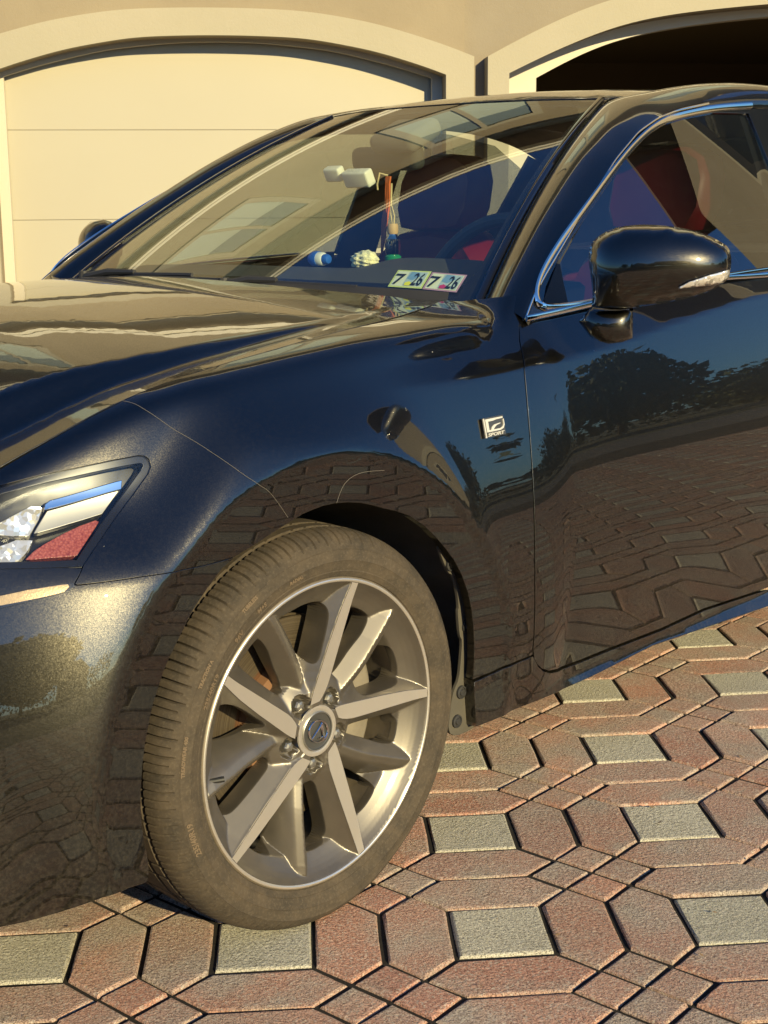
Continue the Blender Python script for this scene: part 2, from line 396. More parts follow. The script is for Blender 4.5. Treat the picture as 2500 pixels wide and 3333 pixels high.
def paver_mat(name, base, kind, island):
    t = NT(name); P = t.pos()
    if island: rnd = t.n('NewGeometry').outputs['Random Per Island']
    else: rnd = t.n('ObjectInfo').outputs['Random']
    if kind == 'red':
        a = t.ramp(rnd, [(0, (.56, .29, .215)), (.3, (.66, .365, .26)), (.55, (.54, .34, .265)), (.8, (.68, .405, .30)), (1, (.48, .33, .265))])
        off = t.n('CombineXYZ', {0: t.math('MULTIPLY', rnd, 37.0), 1: t.math('MULTIPLY', rnd, 91.0), 2: 0.0}).outputs[0]
        blend = t.noise(t.n('VectorMath', {0: P, 1: off}, operation='ADD').outputs[0], 6.5, 3)
        c = t.mix(t.ramp(blend, [(.42, 0.0), (.66, .80)]), a, (.52, .46, .38))
    else:
        c = t.ramp(rnd, [(0, (.58, .555, .44)), (1, (.68, .645, .515))])
    g = t.n('TexVoronoi', {'Vector': P, 'Scale': 330.0}, feature='F1')
    grain = t.noise(P, 420, 5, .72)
    med = t.noise(P, 150, 4, .6)
    c = t.mix(t.ramp(grain, [(.40, .75), (.54, 0.0)]), c, t.mix(.82, c, (.05, .038, .03)))
    c = t.mix(t.ramp(t.noise(P, 210, 3, .8), [(.40, .5), (.52, 0.0)]), c, t.mix(1.0, c, (.38, .34, .31), 'MULTIPLY'))
    c = t.mix(t.ramp(t.noise(P, 170, 2, .7), [(.56, 0.0), (.72, .55)]), c, (.80, .70, .58))
    gs = t.n('SeparateColor', {0: g.outputs['Color']}).outputs[0]
    c = t.mix(t.ramp(gs, [(.80, 0.0), (.97, .55)]), c, (.60, .54, .44))
    big = t.noise(P, 3.1, 4)
    c = t.mix(t.ramp(big, [(.35, .35), (.65, 0.0)]), c, t.mix(1.0, c, (.62, .58, .52), 'MULTIPLY'))
    hgt = t.math('ADD', t.math('MULTIPLY', grain, .8), t.math('MULTIPLY', med, 1.3))
    nb = t.bump(hgt, 1.0, .0036)
    return t.done(t.bsdf(Base_Color=c, Roughness=.88, Normal=nb, Specular_IOR_Level=.25))
def stucco(name, a, b):
    t = NT(name); P = t.obj()
    c = t.mix(t.ramp(t.noise(P, 1.6, 6, .65), [(.35, 0.0), (.7, 1.0)]), a, b)
    c = t.mix(t.ramp(t.noise(P, .35, 3), [(.5, 0.0), (.75, .35)]), c, tuple(min(1, x * 1.22) for x in b))
    h = t.math('ADD', t.noise(P, 70, 5, .7), t.math('MULTIPLY', t.noise(P, 14, 3), 1.2))
    return t.done(t.bsdf(Base_Color=c, Roughness=.92, Normal=t.bump(h, .35, .004), Specular_IOR_Level=.2))
def tyre_mat():
    t = NT('dusty_rubber'); P = t.obj()
    n1 = t.noise(P, 22, 5, .65); n2 = t.noise(P, 220, 4, .7)
    c = t.mix(t.ramp(n1, [(.3, 0.0), (.7, 1.0)]), (.034, .028, .021), (.074, .056, .037))
    c = t.mix(t.ramp(n2, [(.5, 0.0), (.8, .6)]), c, (.125, .10, .07))
    return t.done(t.bsdf(Base_Color=c, Roughness=.85, Normal=t.bump(t.math('ADD', n2, t.math('MULTIPLY', n1, .8)), .35, .0012), Specular_IOR_Level=.3))
def wheel_mat(name, col, rough, dusty):
    t = NT(name); P = t.obj()
    f = t.ramp(t.noise(P, 40, 5, .7), [(.35, dusty * .45), (.75, dusty)])
    m = t.bsdf(Base_Color=col, Metallic=.85, Roughness=rough, Coat_Weight=.25, Coat_Roughness=.12, Normal=t.bump(t.noise(P, 1500, 2), .05, .0004))
    return t.done(t.n('MixShader', {0: f, 1: m, 2: t.bsdf(Base_Color=(.34, .27, .185), Roughness=.9)}).outputs[0])
def disc_mat():
    t = NT('brake_disc_steel'); s = t.n('SeparateXYZ', {0: t.obj()}); x, z = s.outputs[0], t.math('SUBTRACT', s.outputs[2], .325)
    r = t.math('SQRT', t.math('ADD', t.math('MULTIPLY', x, x), t.math('MULTIPLY', z, z)))
    rv = t.n('CombineXYZ', {0: t.math('MULTIPLY', r, 260.0), 1: 0.0, 2: 0.0}).outputs[0]
    g = t.noise(rv, 1.0, 3)
    c = t.mix(t.ramp(g, [(.4, 0.0), (.62, 1.0)]), (.065, .048, .031), (.12, .095, .062))
    c = t.mix(t.ramp(r, [(.113, 1.0), (.118, 0.0)]), c, (.13, .062, .03))
    return t.done(t.bsdf(Base_Color=c, Metallic=.55, Roughness=.5, Normal=t.bump(g, .3, .001)))
def leaf_mat(name, a, b):
    t = NT(name); r = t.n('NewGeometry').outputs['Random Per Island']
    return t.done(t.bsdf(Base_Color=t.mix(r, a, b), Roughness=.7, Specular_IOR_Level=.3))
M = dict(
    paint=paint_mat(),
    gloss=simple('gloss_black_trim', (.006, .006, .007), .06, Coat_Weight=1.0, Coat_Roughness=.02),
    chrome=simple('chrome_trim', (.80, .78, .74), .07, 1.0),
    amber=simple('amber_lamp_strip', (.42, .30, .17), .3, .5, (500, .3, .001), .3, 200),
    bright=simple('bright_badge_metal', (.75, .71, .60), .45, .55),
    satin=simple('satin_silver', (.34, .33, .30), .42, .9, (900, .05, .0004)),
    plastic=simple('textured_black_plastic', (.022, .021, .020), .62, 0, (500, .25, .0006), .3, 12),
    rubber=simple('black_rubber_seal', (.012, .012, .012), .55),
    liner=simple('dusty_liner_plastic', (.066, .058, .043), .92, 0, (60, .4, .002), .35, 18),
    under=simple('underbody_black', (.012, .011, .010), .9),
    tyre=tyre_mat(), machined=wheel_mat('machined_alloy', (.78, .75, .67), .32, .05), silver=wheel_mat('silver_wheel_paint', (.14, .129, .112), .44, .10),
    barrel=wheel_mat('dusty_wheel_barrel', (.17, .152, .122), .48, .40), disc=disc_mat(),
    caliper=simple('dusty_cast_iron', (.24, .205, .15), .6, .4, (120, .4, .001), .3, 30), rust=simple('rusty_hub', (.17, .085, .04), .8, .2, (90, .4, .001), .35, 20),
    cap=simple('wheel_cap_grey', (.10, .10, .095), .3, .6), letter=simple('raised_rubber_lettering', (.12, .085, .052), .85),
    clear_rod=simple('light_guide_rod', (.75, .75, .72), .15, .2),
    windshield=glass_mat('windshield_glass', (.84, .90, .80), 2.0, 0, .012), tint=glass_mat('tinted_side_glass', (.34, .36, .35), 2.1, 0, .006), clear=glass_mat('clear_lens', (.95, .97, .98), 1.45, 0, .006),
    frit=simple('black_glass_border', (.008, .008, .009), .25), dash=simple('dark_dashboard_vinyl', (.050, .054, .058), .6, 0, (400, .2, .0006)),
    leather=simple('red_leather', (.26, .012, .022), .42, 0, (160, .15, .001), .2, 8), cabin=simple('dark_cabin_trim', (.030, .031, .034), .8), liner_in=simple('headliner_cloth', (.10, .095, .09), .95),
    stucco=stucco('tan_stucco', (.25, .205, .14), (.285, .236, .16)), stucco2=stucco('greyish_tan_stucco', (.238, .20, .145), (.27, .23, .168)),
    cream=stucco('cream_trim_render', (.345, .31, .225), (.365, .325, .24)), door_cream=simple('cream_door_paint', (.375, .34, .25), .55, 0, (9, .06, .004), .04, 1.5),
    jamb=simple('cream_jamb_paint', (.50, .45, .35), .6), soffit=simple('brown_soffit_boards', (.17, .125, .085), .8, 0, None, .25, 5), gutter=simple('cream_gutter_metal', (.74, .68, .53), .45),
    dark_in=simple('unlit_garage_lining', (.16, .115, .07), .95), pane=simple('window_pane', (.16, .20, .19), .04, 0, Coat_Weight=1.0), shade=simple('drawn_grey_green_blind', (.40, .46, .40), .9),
    roof=simple('brown_roof_shingles', (.11, .085, .065), .9, 0, (18, .5, .01), .3, 4),
    sand=simple('dark_joint_sand', (.011, .0085, .006), .98, 0, (250, .8, .003), .5, 60), asphalt=simple('grey_asphalt', (.10, .095, .085), .95, 0, (120, .5, .004), .25, 3),
    lawn=simple('dry_winter_lawn', (.115, .105, .045), .98, 0, (30, .8, .02), .5, 1.2), bark=simple('brown_bark', (.085, .062, .043), .95, 0, (25, .8, .01), .3, 10),
    conifer=leaf_mat('dark_conifer_needles', (.025, .040, .016), (.075, .095, .034)), bush=leaf_mat('olive_bush_leaves', (.05, .06, .02), (.13, .135, .045)),
    white=simple('white_plastic', (.72, .72, .68), .4), blue=simple('blue_plastic', (.02, .11, .50), .35), orange=simple('orange_cord', (.62, .13, .03), .7), rope=simple('natural_twine', (.60, .48, .28), .9, 0, (300, .6, .002), .3, 90),
    wood=simple('light_wood', (.52, .34, .16), .6, 0, None, .2, 60), green=simple('green_liquid', (.01, .20, .08), .25), wool=simple('cream_wool', (.80, .75, .52), 1.0, 0, (120, 1.0, .006), .1, 40),
    red_lens=None)
def red_lens():
    t = NT('red_reflector'); P = t.obj(); v = t.n('TexVoronoi', {'Vector': P, 'Scale': 300.0}, feature='F1', distance='EUCLIDEAN')
    c = t.mix(v.outputs['Distance'], (.36, .10, .07), (.15, .022, .018))
    return t.done(t.bsdf(Base_Color=c, Roughness=.25, Normal=t.bump(v.outputs['Distance'], .6, .001), Coat_Weight=.6))
def crystal():
    t = NT('faceted_reflector_chrome'); P = t.obj(); v = t.n('TexVoronoi', {'Vector': P, 'Scale': 150.0}, feature='F1')
    d = t.n('VectorMath', {0: v.outputs['Color'], 1: (.5, .5, .5)}, operation='SUBTRACT').outputs[0]
    d = t.n('VectorMath', {0: d, 'Scale': .8}, operation='SCALE').outputs[0]
    nn = t.n('VectorMath', {0: t.n('VectorMath', {0: t.n('NewGeometry').outputs['Normal'], 1: d}, operation='ADD').outputs[0]}, operation='NORMALIZE').outputs[0]
    return t.done(t.bsdf(Base_Color=(.86, .82, .74), Metallic=.65, Roughness=.16, Normal=nn))
M['red_lens'] = red_lens(); M['crystal'] = crystal()
M['pav_red'] = paver_mat('red_brown_paver', 0, 'red', False); M['pav_grey'] = paver_mat('grey_paver', 0, 'grey', False)
M['pav_red_i'] = paver_mat('red_brown_paver_field', 0, 'red', True); M['pav_grey_i'] = paver_mat('grey_paver_field', 0, 'grey', True)
# ---------------------------------------------------------------- ground
def sheet(name, x0, x1, y0, y1, z, mat, n=1):
    o = make(name, [(x0, y0, z), (x1, y0, z), (x1, y1, z), (x0, y1, z)], [(0, 1, 2, 3)], mat, None, False); return o
tag(sheet('lawn', -250, 250, -250, 250, -.060, M['lawn']), kind='structure')
tag(sheet('road', -120, 120, -21.5, -14.0, -.040, M['asphalt']), kind='structure')
tag(sheet('road', 11.2, 17.0, -13.9, 40, -.036, M['asphalt']), kind='structure')
drive = tag(sheet('driveway', -8.5, 11.0, -13.9, 8.9, -.0062, M['sand']), kind='structure')
A_, W_ = .15909, .15909 / math.sqrt(2); PP = A_ + 2 * W_; OX, OY = .29422, 2.09362
GAP, CH = .0042, .0046
def paver_poly(kind):
    a, w = A_ / 2, W_
    if kind == 'square': return [(-a, -a), (a, -a), (a, a), (-a, a)]
    if kind == 'tall': return [(-w / 2, -a), (0, -a - w / 2), (w / 2, -a), (w / 2, a), (0, a + w / 2), (-w / 2, a)]
    if kind == 'wide': return [(-a, -w / 2), (a, -w / 2), (a + w / 2, 0), (a, w / 2), (-a, w / 2), (-a - w / 2, 0)]
    return [(-w / 2, 0), (0, -w / 2), (w / 2, 0), (0, w / 2)]
def inset(poly, d):
    P = np.array(poly); n = len(P); out = []
    for i in range(n):
        e0 = P[i] - P[i - 1]; e1 = P[(i + 1) % n] - P[i]; e0 /= np.linalg.norm(e0); e1 /= np.linalg.norm(e1)
        n0 = np.array([-e0[1], e0[0]]); n1 = np.array([-e1[1], e1[0]]); b = n0 + n1; b /= (b @ b) / 2
        out.append(P[i] + b * d)
    return np.array(out)
def paver_geo(kind, rnd):
    base = paver_poly(kind); n0 = len(base); P = []
    for i in range(n0):
        a, b = np.array(base[i]), np.array(base[(i + 1) % n0]); k = 1 if kind == 'small' else 2
        for j in range(k): P.append(a + (b - a) * j / k)
    P = np.array(P); n = len(P); rings = []
    for d, z in ((GAP, -.014), (GAP, -.0052), (GAP + CH * .35, -.0013), (GAP + CH, 0.0)):
        Q = inset(base, d); R2 = []
        for i in range(n0):
            a, b = Q[i], Q[(i + 1) % n0]; k = 1 if kind == 'small' else 2
            for j in range(k): R2.append(a + (b - a) * j / k)
        R2 = np.array(R2) + (rnd.normal(0, .0008, (n, 2)) if d < GAP + CH else rnd.normal(0, .0010, (n, 2)))
        rings.append([(x, y, z) for x, y in R2])
    V = [v for r in rings for v in r]; F = []
    for r in range(3):
        for i in range(n): F.append((r * n + i, r * n + (i + 1) % n, (r + 1) * n + (i + 1) % n, (r + 1) * n + i))
    F.append(tuple(range(3 * n, 4 * n))); return np.array(V), F
spots = []
for i in range(-9, 22):
    for j in range(-12, 16):
        cx, cy = OX + i * PP, OY + j * PP
        if not (-3.2 < cx < 8.2 and -2.6 < cy < 8.25 + .06 * cx): continue
        spots.append(('square', cx, cy))
        for s in (-.5, .5): spots += [('tall', cx + PP / 2 + s * W_, cy), ('wide', cx, cy + PP / 2 + s * W_)]
        for dx, dy in ((0, .5), (0, -.5), (.5, 0), (-.5, 0)): spots.append(('small', cx + PP / 2 + dx * W_, cy + PP / 2 + dy * W_))
mi = cam.matrix_world.inverted(); kx = 4578.9 / 2500
def seen(x, y):
    q = mi @ Vector((x, y, 0)); u, v = q.x / -q.z * kx + .5, .5 - q.y / -q.z * 4578.9 / 3333
    return -q.z > 0 and -.03 < u < 1.04 and -.02 < v < 1.03
near = sorted([s for s in spots if seen(s[1], s[2])], key=lambda s: s[1] ** 2 + s[2] ** 2)
# under and behind the car nothing of the paving can be seen
def behind_car(x, y):
    d = (x - 0.02) * -.729 + (y - 2.16) * -.684; l = (x - .02) * .684 - (y - 2.16) * .729   # ahead of the axle, outboard of the wheel
    return l < -.45 + max(0, d) * .35
near = [s for s in near if not behind_car(s[1], s[2])][:296]; nset = set(near)
meshes = {}
for kind in ('square', 'tall', 'wide', 'small'):
    for v in range(4):
        V, F = paver_geo(kind, RNG); me = bpy.data.meshes.new('paver'); me.from_pydata([tuple(p) for p in V], [], F); me.update()
        me.materials.append(M['pav_grey'] if kind == 'square' else M['pav_red']); meshes[kind, v] = me
for k, (kind, x, y) in enumerate(near):
    o = bpy.data.objects.new('paver', meshes[kind, k % 4]); o.location = (x + RNG.normal(0, .0008), y + RNG.normal(0, .0008), RNG.normal(-.0008, .0009) + .016); o.parent = drive
    o.location.z -= .016
    o.rotation_euler = (RNG.normal(0, .0035), RNG.normal(0, .0035), RNG.normal(0, .004)); link(o)
for nm, ks, mt in (('paver_field', ('tall', 'wide', 'small'), 'pav_red_i'), ('grey_paver_field', ('square',), 'pav_grey_i')):
    VV, FF, n = [], [], 0
    geo = {(k, v): paver_geo(k, RNG) for k in ks for v in range(2)}
    for q, (kind, x, y) in enumerate(spots):
        if kind not in ks or (kind, x, y) in nset: continue
        V, F = geo[kind, q % 2]; VV.append(V + [x, y, RNG.normal(-.0008, .0008)]); FF += [tuple(i + n for i in f) for f in F]; n += len(V)
    o = make(nm, np.vstack(VV), FF, M[mt], drive, False); o['kind'] = 'stuff'
# ---------------------------------------------------------------- house
house = empty('house', (0, 8.4, 0)); house.rotation_mode = 'XYZ'
house.matrix_world = Matrix.Translation((0, 8.4, 0)) @ Matrix.Rotation(.06, 4, 'Z') @ Matrix.Rotation(.0175, 4, 'Y')
tag(house, 'cream and tan stucco house with arched garage doors behind the black sedan', 'house')
def sym(c, half):
    return [(c - d, z) for d, z in half[::-1] if d > 0] + [(c + d, z) for d, z in half]
def smooth_arc(P):
    P = np.array(P); t = np.linspace(0, 1, 61); s = np.r_[0, np.cumsum(np.hypot(*np.diff(P, axis=0).T))]; s /= s[-1]
    xs = np.interp(t, s, P[:, 0]); zs = np.interp(t, s, P[:, 1])
    for _ in range(10): xs[1:-1] = .25 * xs[:-2] + .5 * xs[1:-1] + .25 * xs[2:]; zs[1:-1] = .25 * zs[:-2] + .5 * zs[1:-1] + .25 * zs[2:]
    return list(zip(xs, zs))
def opening(arc, z0=-.05): return [(arc[0][0], z0)] + list(arc) + [(arc[-1][0], z0)]
LO = smooth_arc(sym(-.44, [(0, 2.315), (.19, 2.314), (.53, 2.302), (.91, 2.241), (1.2, 2.160), (1.443, 2.083), (1.488, 2.060)]))
LI = smooth_arc(sym(-.40, [(0, 2.167), (.14, 2.167), (.486, 2.155), (.868, 2.089), (1.208, 1.990), (1.284, 1.959)]))
LD = smooth_arc(sym(-.40, [(0, 2.150), (.255, 2.145), (.643, 2.106), (1.034, 2.014), (1.225, 1.955)]))
RO = smooth_arc(sym(3.3, [(0, 2.552), (.5, 2.535), (1.05, 2.470), (1.463, 2.384), (1.551, 2.355), (1.747, 2.271), (1.944, 2.183), (2.14, 2.079), (2.172, 2.061)]))
RI = smooth_arc(sym(3.3, [(0, 2.392), (.483, 2.367), (1.048, 2.309), (1.349, 2.256), (1.547, 2.189), (1.843, 2.068), (2.046, 1.968)]))
RD = smooth_arc(sym(3.3, [(0, 2.345), (.4, 2.328), (.877, 2.274), (1.185, 2.224), (1.44, 2.156), (1.643, 2.067), (1.837, 1.963)]))
def slab(name, outer, holes, y0, y1, mat, parent, d=.6):
    """upright slab in x-z between depths y0 (front) and y1 (back), with openings cut through"""
    v, f = tri2d(outer, d, holes); n = len(v)
    V = [(x, y0, z) for x, z in v] + [(x, y1, z) for x, z in v]
    F = []
    for t in f:
        a, b, c = (np.array(v[k]) for k in t); e1, e2 = b - a, c - a; ccw = e1[0] * e2[1] - e1[1] * e2[0] > 0
        F.append(tuple(t) if ccw else tuple(t[::-1]))
    F2 = [tuple(i + n for i in t[::-1]) for t in F]
    bl = bloops(F); S = [(b, a, a + n, b + n) for a, b in bl]
    return make(name, V, F + F2 + S, mat, parent, False)
def ring(name, outer, inner, y0, y1, mat, parent):
    """arched band: outer and inner outlines with feet"""
    o, i = opening(outer), opening(inner); P = o + i[::-1]; return slab(name, P, [], y0, y1, mat, parent, .25)
H1 = 3.12
slab('wall', [(-9, -.1), (1.0, -.1), (1.0, H1), (-9, H1)], [opening(LI, .0)], 0.0, .30, M['stucco'], house)
slab('wall', [(1.003, -.1), (8.6, -.1), (8.6, H1), (1.003, H1)], [opening(RI, .0)], .055, .35, M['stucco2'], house)
ring('arch_trim', LO, LI, -.052, .004, M['cream'], house); ring('arch_trim', RO, RI, -.055, .059, M['cream'], house)
ring('door_frame', [(x + (.06 if x > -.4 else -.06), z + .05) for x, z in LI], LD, .095, .135, M['jamb'], house)
ring('door_frame', [(x + (.08 if x > 3.3 else -.08), z + .05) for x, z in RI], RD, .16, .26, M['jamb'], house)
gd = empty('garage_door'); gd.parent = house
for k, (z0, z1) in enumerate(((-.3, .1452), (.1468, .6512), (.6528, 1.1582), (1.1598, 1.6642), (1.6658, 2.25))):
    o = MB().box((-1.74, .150 + .0008 * (k % 2), z0), (.94, .195, z1)).build('panel', M['door_cream'], gd, False); bevel(o, .0018, 1)
MB().box((-1.73, .19, -.3), (.93, .20, 2.24)).build('backing', M['door_cream'], gd, False)
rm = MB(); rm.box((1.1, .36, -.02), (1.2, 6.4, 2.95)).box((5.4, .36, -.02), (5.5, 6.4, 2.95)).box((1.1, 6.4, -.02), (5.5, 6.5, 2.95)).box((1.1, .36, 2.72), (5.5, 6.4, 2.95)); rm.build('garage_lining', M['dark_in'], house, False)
def eave(z, depth, x0, x1, yb, hz=.22):
    e = MB().box((x0, yb - depth + .08, z), (x1, yb - .002, z + .06)); 
    for k in range(int((x1 - x0) / .55)): e.box((x0 + .2 + k * .55, yb - depth + .1, z - .022), (x0 + .235 + k * .55, yb - .01, z - .001))
    e.build('soffit', M['soffit'], house, False)
    MB().box((x0 - .05, yb - depth - .06, z - .03), (x1 + .05, yb - depth + .078, z + .13)).box((x0 - .05, yb - depth - .09, z + .06), (x1 + .05, yb - depth - .062, z + .15)).build('gutter', M['gutter'], house, False)
    MB().box((x0, yb - .035, z - hz), (x1, yb - .003, z - .025)).build('frieze', M['cream'], house, False)
eave(H1 + .02, .42, -9.1, 5.9, 0.0)
MB().prism([(-.46, H1 + .16), (.5, H1 + .20), (.5, H1 + .12), (-.4, H1 + .09)], 0, -9.1, 5.9).build('roof', M['roof'], house, False)
H2 = 7.0
def window(x, z, w, h, yb=.42, par=None, wall_x=None):
    f = MB(); t = .11
    for a, b in (((x - w / 2 - t, z - t), (x + w / 2 + t, z)), ((x - w / 2 - t, z + h), (x + w / 2 + t, z + h + t * 1.3)), ((x - w / 2 - t, z), (x - w / 2, z + h)), ((x + w / 2, z), (x + w / 2 + t, z + h)), ((x - .03, z), (x + .03, z + h))):
        f.box((a[0], yb - .07, a[1]), (b[0], yb - .001, b[1]))
    o = f.build('window', M['cream'], par or house, False)
    MB().box((x - w / 2, yb - .03, z), (x - .03, yb - .012, z + h)).box((x + .03, yb - .03, z), (x + w / 2, yb - .012, z + h)).build('pane', M['pane'], o, False)
    MB().box((x - w / 2, yb - .034, z), (x + w / 2, yb - .0305, z + h * .62)).build('blind', M['shade'], o, False)
slab('wall', [(-9, H1 + .3), (6.2, H1 + .3), (6.2, H2), (-9, H2)], [], .45, .8, M['stucco'], house, 1.5)
for x in (-8.2, -5.4, -2.5, .40, 3.6): window(x, 4.55, 1.2, 1.45, .45)
eave(H2, .85, -9.2, 6.2, .45, .3)
MB().prism([(-.50, H2 + .17), (5.0, H2 + 2.3), (5.0, H2 + 2.2), (-.42, H2 + .08)], 0, -9.6, 6.3).build('roof', M['roof'], house, False)
# right-hand wing standing forward of the garages
wx, wy0 = 6.6, -1.4
MB().box((wx, wy0, -.1), (12.5, -.06, 6.9)).build('wing_wall', M['stucco2'], house, False)
MB().prism([(wx - .6, 6.80), (9.55, 8.9), (13.1, 6.80), (13.1, 6.95), (9.55, 9.05), (wx - .6, 6.95)], 1, wy0 - .5, .5).build('roof', M['roof'], house, False)
MB().box((wx - .56, wy0 - .5, 6.66), (wx - .02, -.1, 6.79)).build('soffit', M['soffit'], house, False); MB().box((wx - .70, wy0 - .55, 6.70), (wx - .58, -.1, 6.90)).build('gutter', M['gutter'], house, False)
MB().box((wx - .05, wy0 - .06, 3.0), (12.5, -.06, 3.28)).build('frieze', M['cream'], house, False); MB().box((wx - .05, wy0 - .05, 6.3), (wx - .002, -.06, 6.64)).build('frieze', M['cream'], house, False)
for zz in (.9, 4.0):
    f = MB(); f.box((wx - .06, -2.55, zz - .1), (wx - .001, -1.25, zz)).box((wx - .06, -2.55, zz + 1.4), (wx - .001, -1.25, zz + 1.52)).box((wx - .06, -2.55, zz), (wx - .001, -2.45, zz + 1.4)).box((wx - .06, -1.35, zz), (wx - .001, -1.25, zz + 1.4)); o = f.build('window', M['cream'], house, False)
    MB().box((wx - .02, -2.45, zz), (wx - .003, -1.35, zz + 1.4)).build('pane', M['pane'], o, False)
# ---------------------------------------------------------------- trees and neighbours across the road (seen in the paint)
def tree_mesh(shape, n, leaf, seed):
    r = np.random.default_rng(seed); V, F = [], []
    for k in range(n):
        if shape == 'cone':
            h = r.random() ** .8; rad = (1 - h) * .30 * (.72 + .28 * math.sin(h * 40 + r.random())) + .02; a = r.random() * 6.283; q = r.random() ** .4 * rad
            c = np.array([q * math.cos(a), q * math.sin(a), .06 + .94 * h])
        else:
            d = r.normal(size=3); d /= np.linalg.norm(d); bump = 1 + .22 * math.sin(3.1 * d[0] + seed) * math.sin(4.3 * d[1] + 1) + .15 * math.sin(7 * d[2] + 5 * d[0])
            q = r.random() ** .28; c = d * q * bump * np.array([.46, .46, .40]) + [0, 0, .56]
            if c[2] < .10: c[2] = .10 + r.random() * .1
        s = leaf * (.6 + r.random() * .9); u = r.normal(size=3); u /= np.linalg.norm(u); w = np.cross(u, r.normal(size=3)); w /= np.linalg.norm(w) + 1e-9
        b = len(V); V += [c - u * s, c + w * s * .55, c + u * s, c - w * s * .55]; F.append((b, b + 1, b + 2, b + 3))
    return V, F
def tree(name, x, y, h, shape, mat, label, seed, wide=1.0, n=2600, group=None):
    t = empty(name, (x, y, -.06)); tag(t, label, 'tree' if 'tree' in name else 'shrub', group)
    V, F = tree_mesh(shape, n, .036, seed); o = make('crown', [(p[0] * h * wide, p[1] * h * wide, p[2] * h) for p in V], F, M[mat], t, False)
    m = MB(); m.tube([(0, 0, 0), (.02 * h, 0, h * .3), (0, .01 * h, h * .62)], [.032 * h, .024 * h, .010 * h], 8)
    for k in range(5):
        a = k * 1.3; z = h * (.25 + .07 * k); m.tube([(0, 0, z), (math.cos(a) * .16 * h, math.sin(a) * .16 * h, z + .12 * h)], [.010 * h, .004 * h], 6)
    m.build('trunk', M['bark'], t); return t
tree('evergreen_tree', 27, 6.4, 4.7, 'ball', 'conifer', 'broad round dark evergreen tree beside the drive, mirrored in the front door', 3, 1.0, 3600)
tree('shrub', 22.5, 2.6, 1.7, 'ball', 'bush', 'low olive shrub left of the round evergreen tree', 4, 1.15)
tree('conifer_tree', 24, -1.0, 4.2, 'cone', 'conifer', 'slim pointed conifer tree beside the road', 5, 1.1)
tree('shrub', 26, 1.2, 3.1, 'ball', 'conifer', 'dense dark shrub between the slim conifer and the round evergreen', 6, 1.25)
tree('shrub', 24, -5.0, 2.9, 'ball', 'conifer', 'wide dark shrub by the road edge', 8, 1.6)
tree('shrub', 33, 11.5, 3.0, 'ball', 'conifer', 'tall dark hedge clump behind the round evergreen tree', 9, 1.7)
tree('shrub', 37, 16.5, 3.6, 'ball', 'conifer', 'dark hedge clump at the far end of the garden hedge', 10, 1.9)
tree('shrub', 20.5, 8.2, 1.7, 'ball', 'bush', 'small round olive bush in front of the hedge', 12, 1.3)
tree('conifer_tree', -24, -36, 9, 'cone', 'conifer', 'tall spired conifer tree across the road', 13, .8)
tree('evergreen_tree', 3.0, -30, 8.5, 'ball', 'conifer', 'big domed evergreen tree straight across the road from the car', 17, 2.1, 7000)
tree('evergreen_tree', -8, -37, 7, 'ball', 'conifer', 'rounded evergreen tree across the road beside the gabled house', 14, 1.0)
tree('evergreen_tree', -30, -30, 8, 'ball', 'bush', 'large spreading tree at the far left across the road', 15, 1.1)
tree('evergreen_tree', 40, -30, 6, 'ball', 'conifer', 'rounded dark tree on the corner across the road', 16, 1.2)
def hedge(x0, y0, x1, y1, h, label, seed):
    t = empty('hedge', (x0, y0, -.06)); tag(t, label, 'hedge'); r = np.random.default_rng(seed); V, F = [], []; L_ = math.hypot(x1 - x0, y1 - y0)
    for k in range(int(L_ * 75)):
        u = r.random(); s = .13 + .12 * r.random(); c = np.array([(x1 - x0) * u + r.normal(0, .35), (y1 - y0) * u + r.normal(0, .35), h * r.random() ** .7 * (1 + .16 * math.sin(u * L_ * .9) + .1 * math.sin(u * L_ * 2.3))])
        a = r.normal(size=3); a /= np.linalg.norm(a); w = np.cross(a, r.normal(size=3)); w /= np.linalg.norm(w); b = len(V)
        V += [c - a * s, c + w * s * .6, c + a * s, c - w * s * .6]; F.append((b, b + 1, b + 2, b + 3))
    make('foliage', V, F, M['conifer'], t, False)
hedge(31, -12, 44, 30, 1.3, 'long low dark hedge running along the garden beyond the side road', 31)
hedge(-34, -25, 19, -25, 2.8, 'long dark hedge along the far side of the road in front', 32)
def neighbour(x, y, w, d, h, rise, label, turn):
    t = empty('neighbour_house', (x, y, -.06)); t.rotation_euler.z = turn; tag(t, label, 'house')
    MB().box((-w / 2, -d / 2, 0), (w / 2, d / 2, h)).prism([(-w / 2, h), (w / 2, h), (0, h + rise - .12)], 1, -d / 2 + .002, d / 2 - .002).build('wall', M['stucco'], t, False)
    MB().prism([(-w / 2 - .5, h - .12), (0, h + rise), (w / 2 + .5, h - .12), (w / 2 + .5, h + .06), (0, h + rise + .2), (-w / 2 - .5, h + .06)], 1, -d / 2 - .5, d / 2 + .5).build('roof', M['roof'], t, False)
    for k in (-1, 1):
        for z in (1.0, 3.9):
            if z + 1.5 < h:
                o = MB().box((k * w * .26 - .7, d / 2 - .01, z - .1), (k * w * .26 + .7, d / 2 + .05, z + 1.5)).build('window', M['cream'], t, False)
                MB().box((k * w * .26 - .58, d / 2 + .052, z), (k * w * .26 + .58, d / 2 + .07, z + 1.38)).build('pane', M['pane'], o, False)
neighbour(-17, -40, 11, 9, 5.6, 3.4, 'two storey gabled house across the road, left of the evergreen', 0.15)
neighbour(24, -62, 9, 8, 5.2, 3.0, 'gabled house across the road far across the road on the right', -.2)

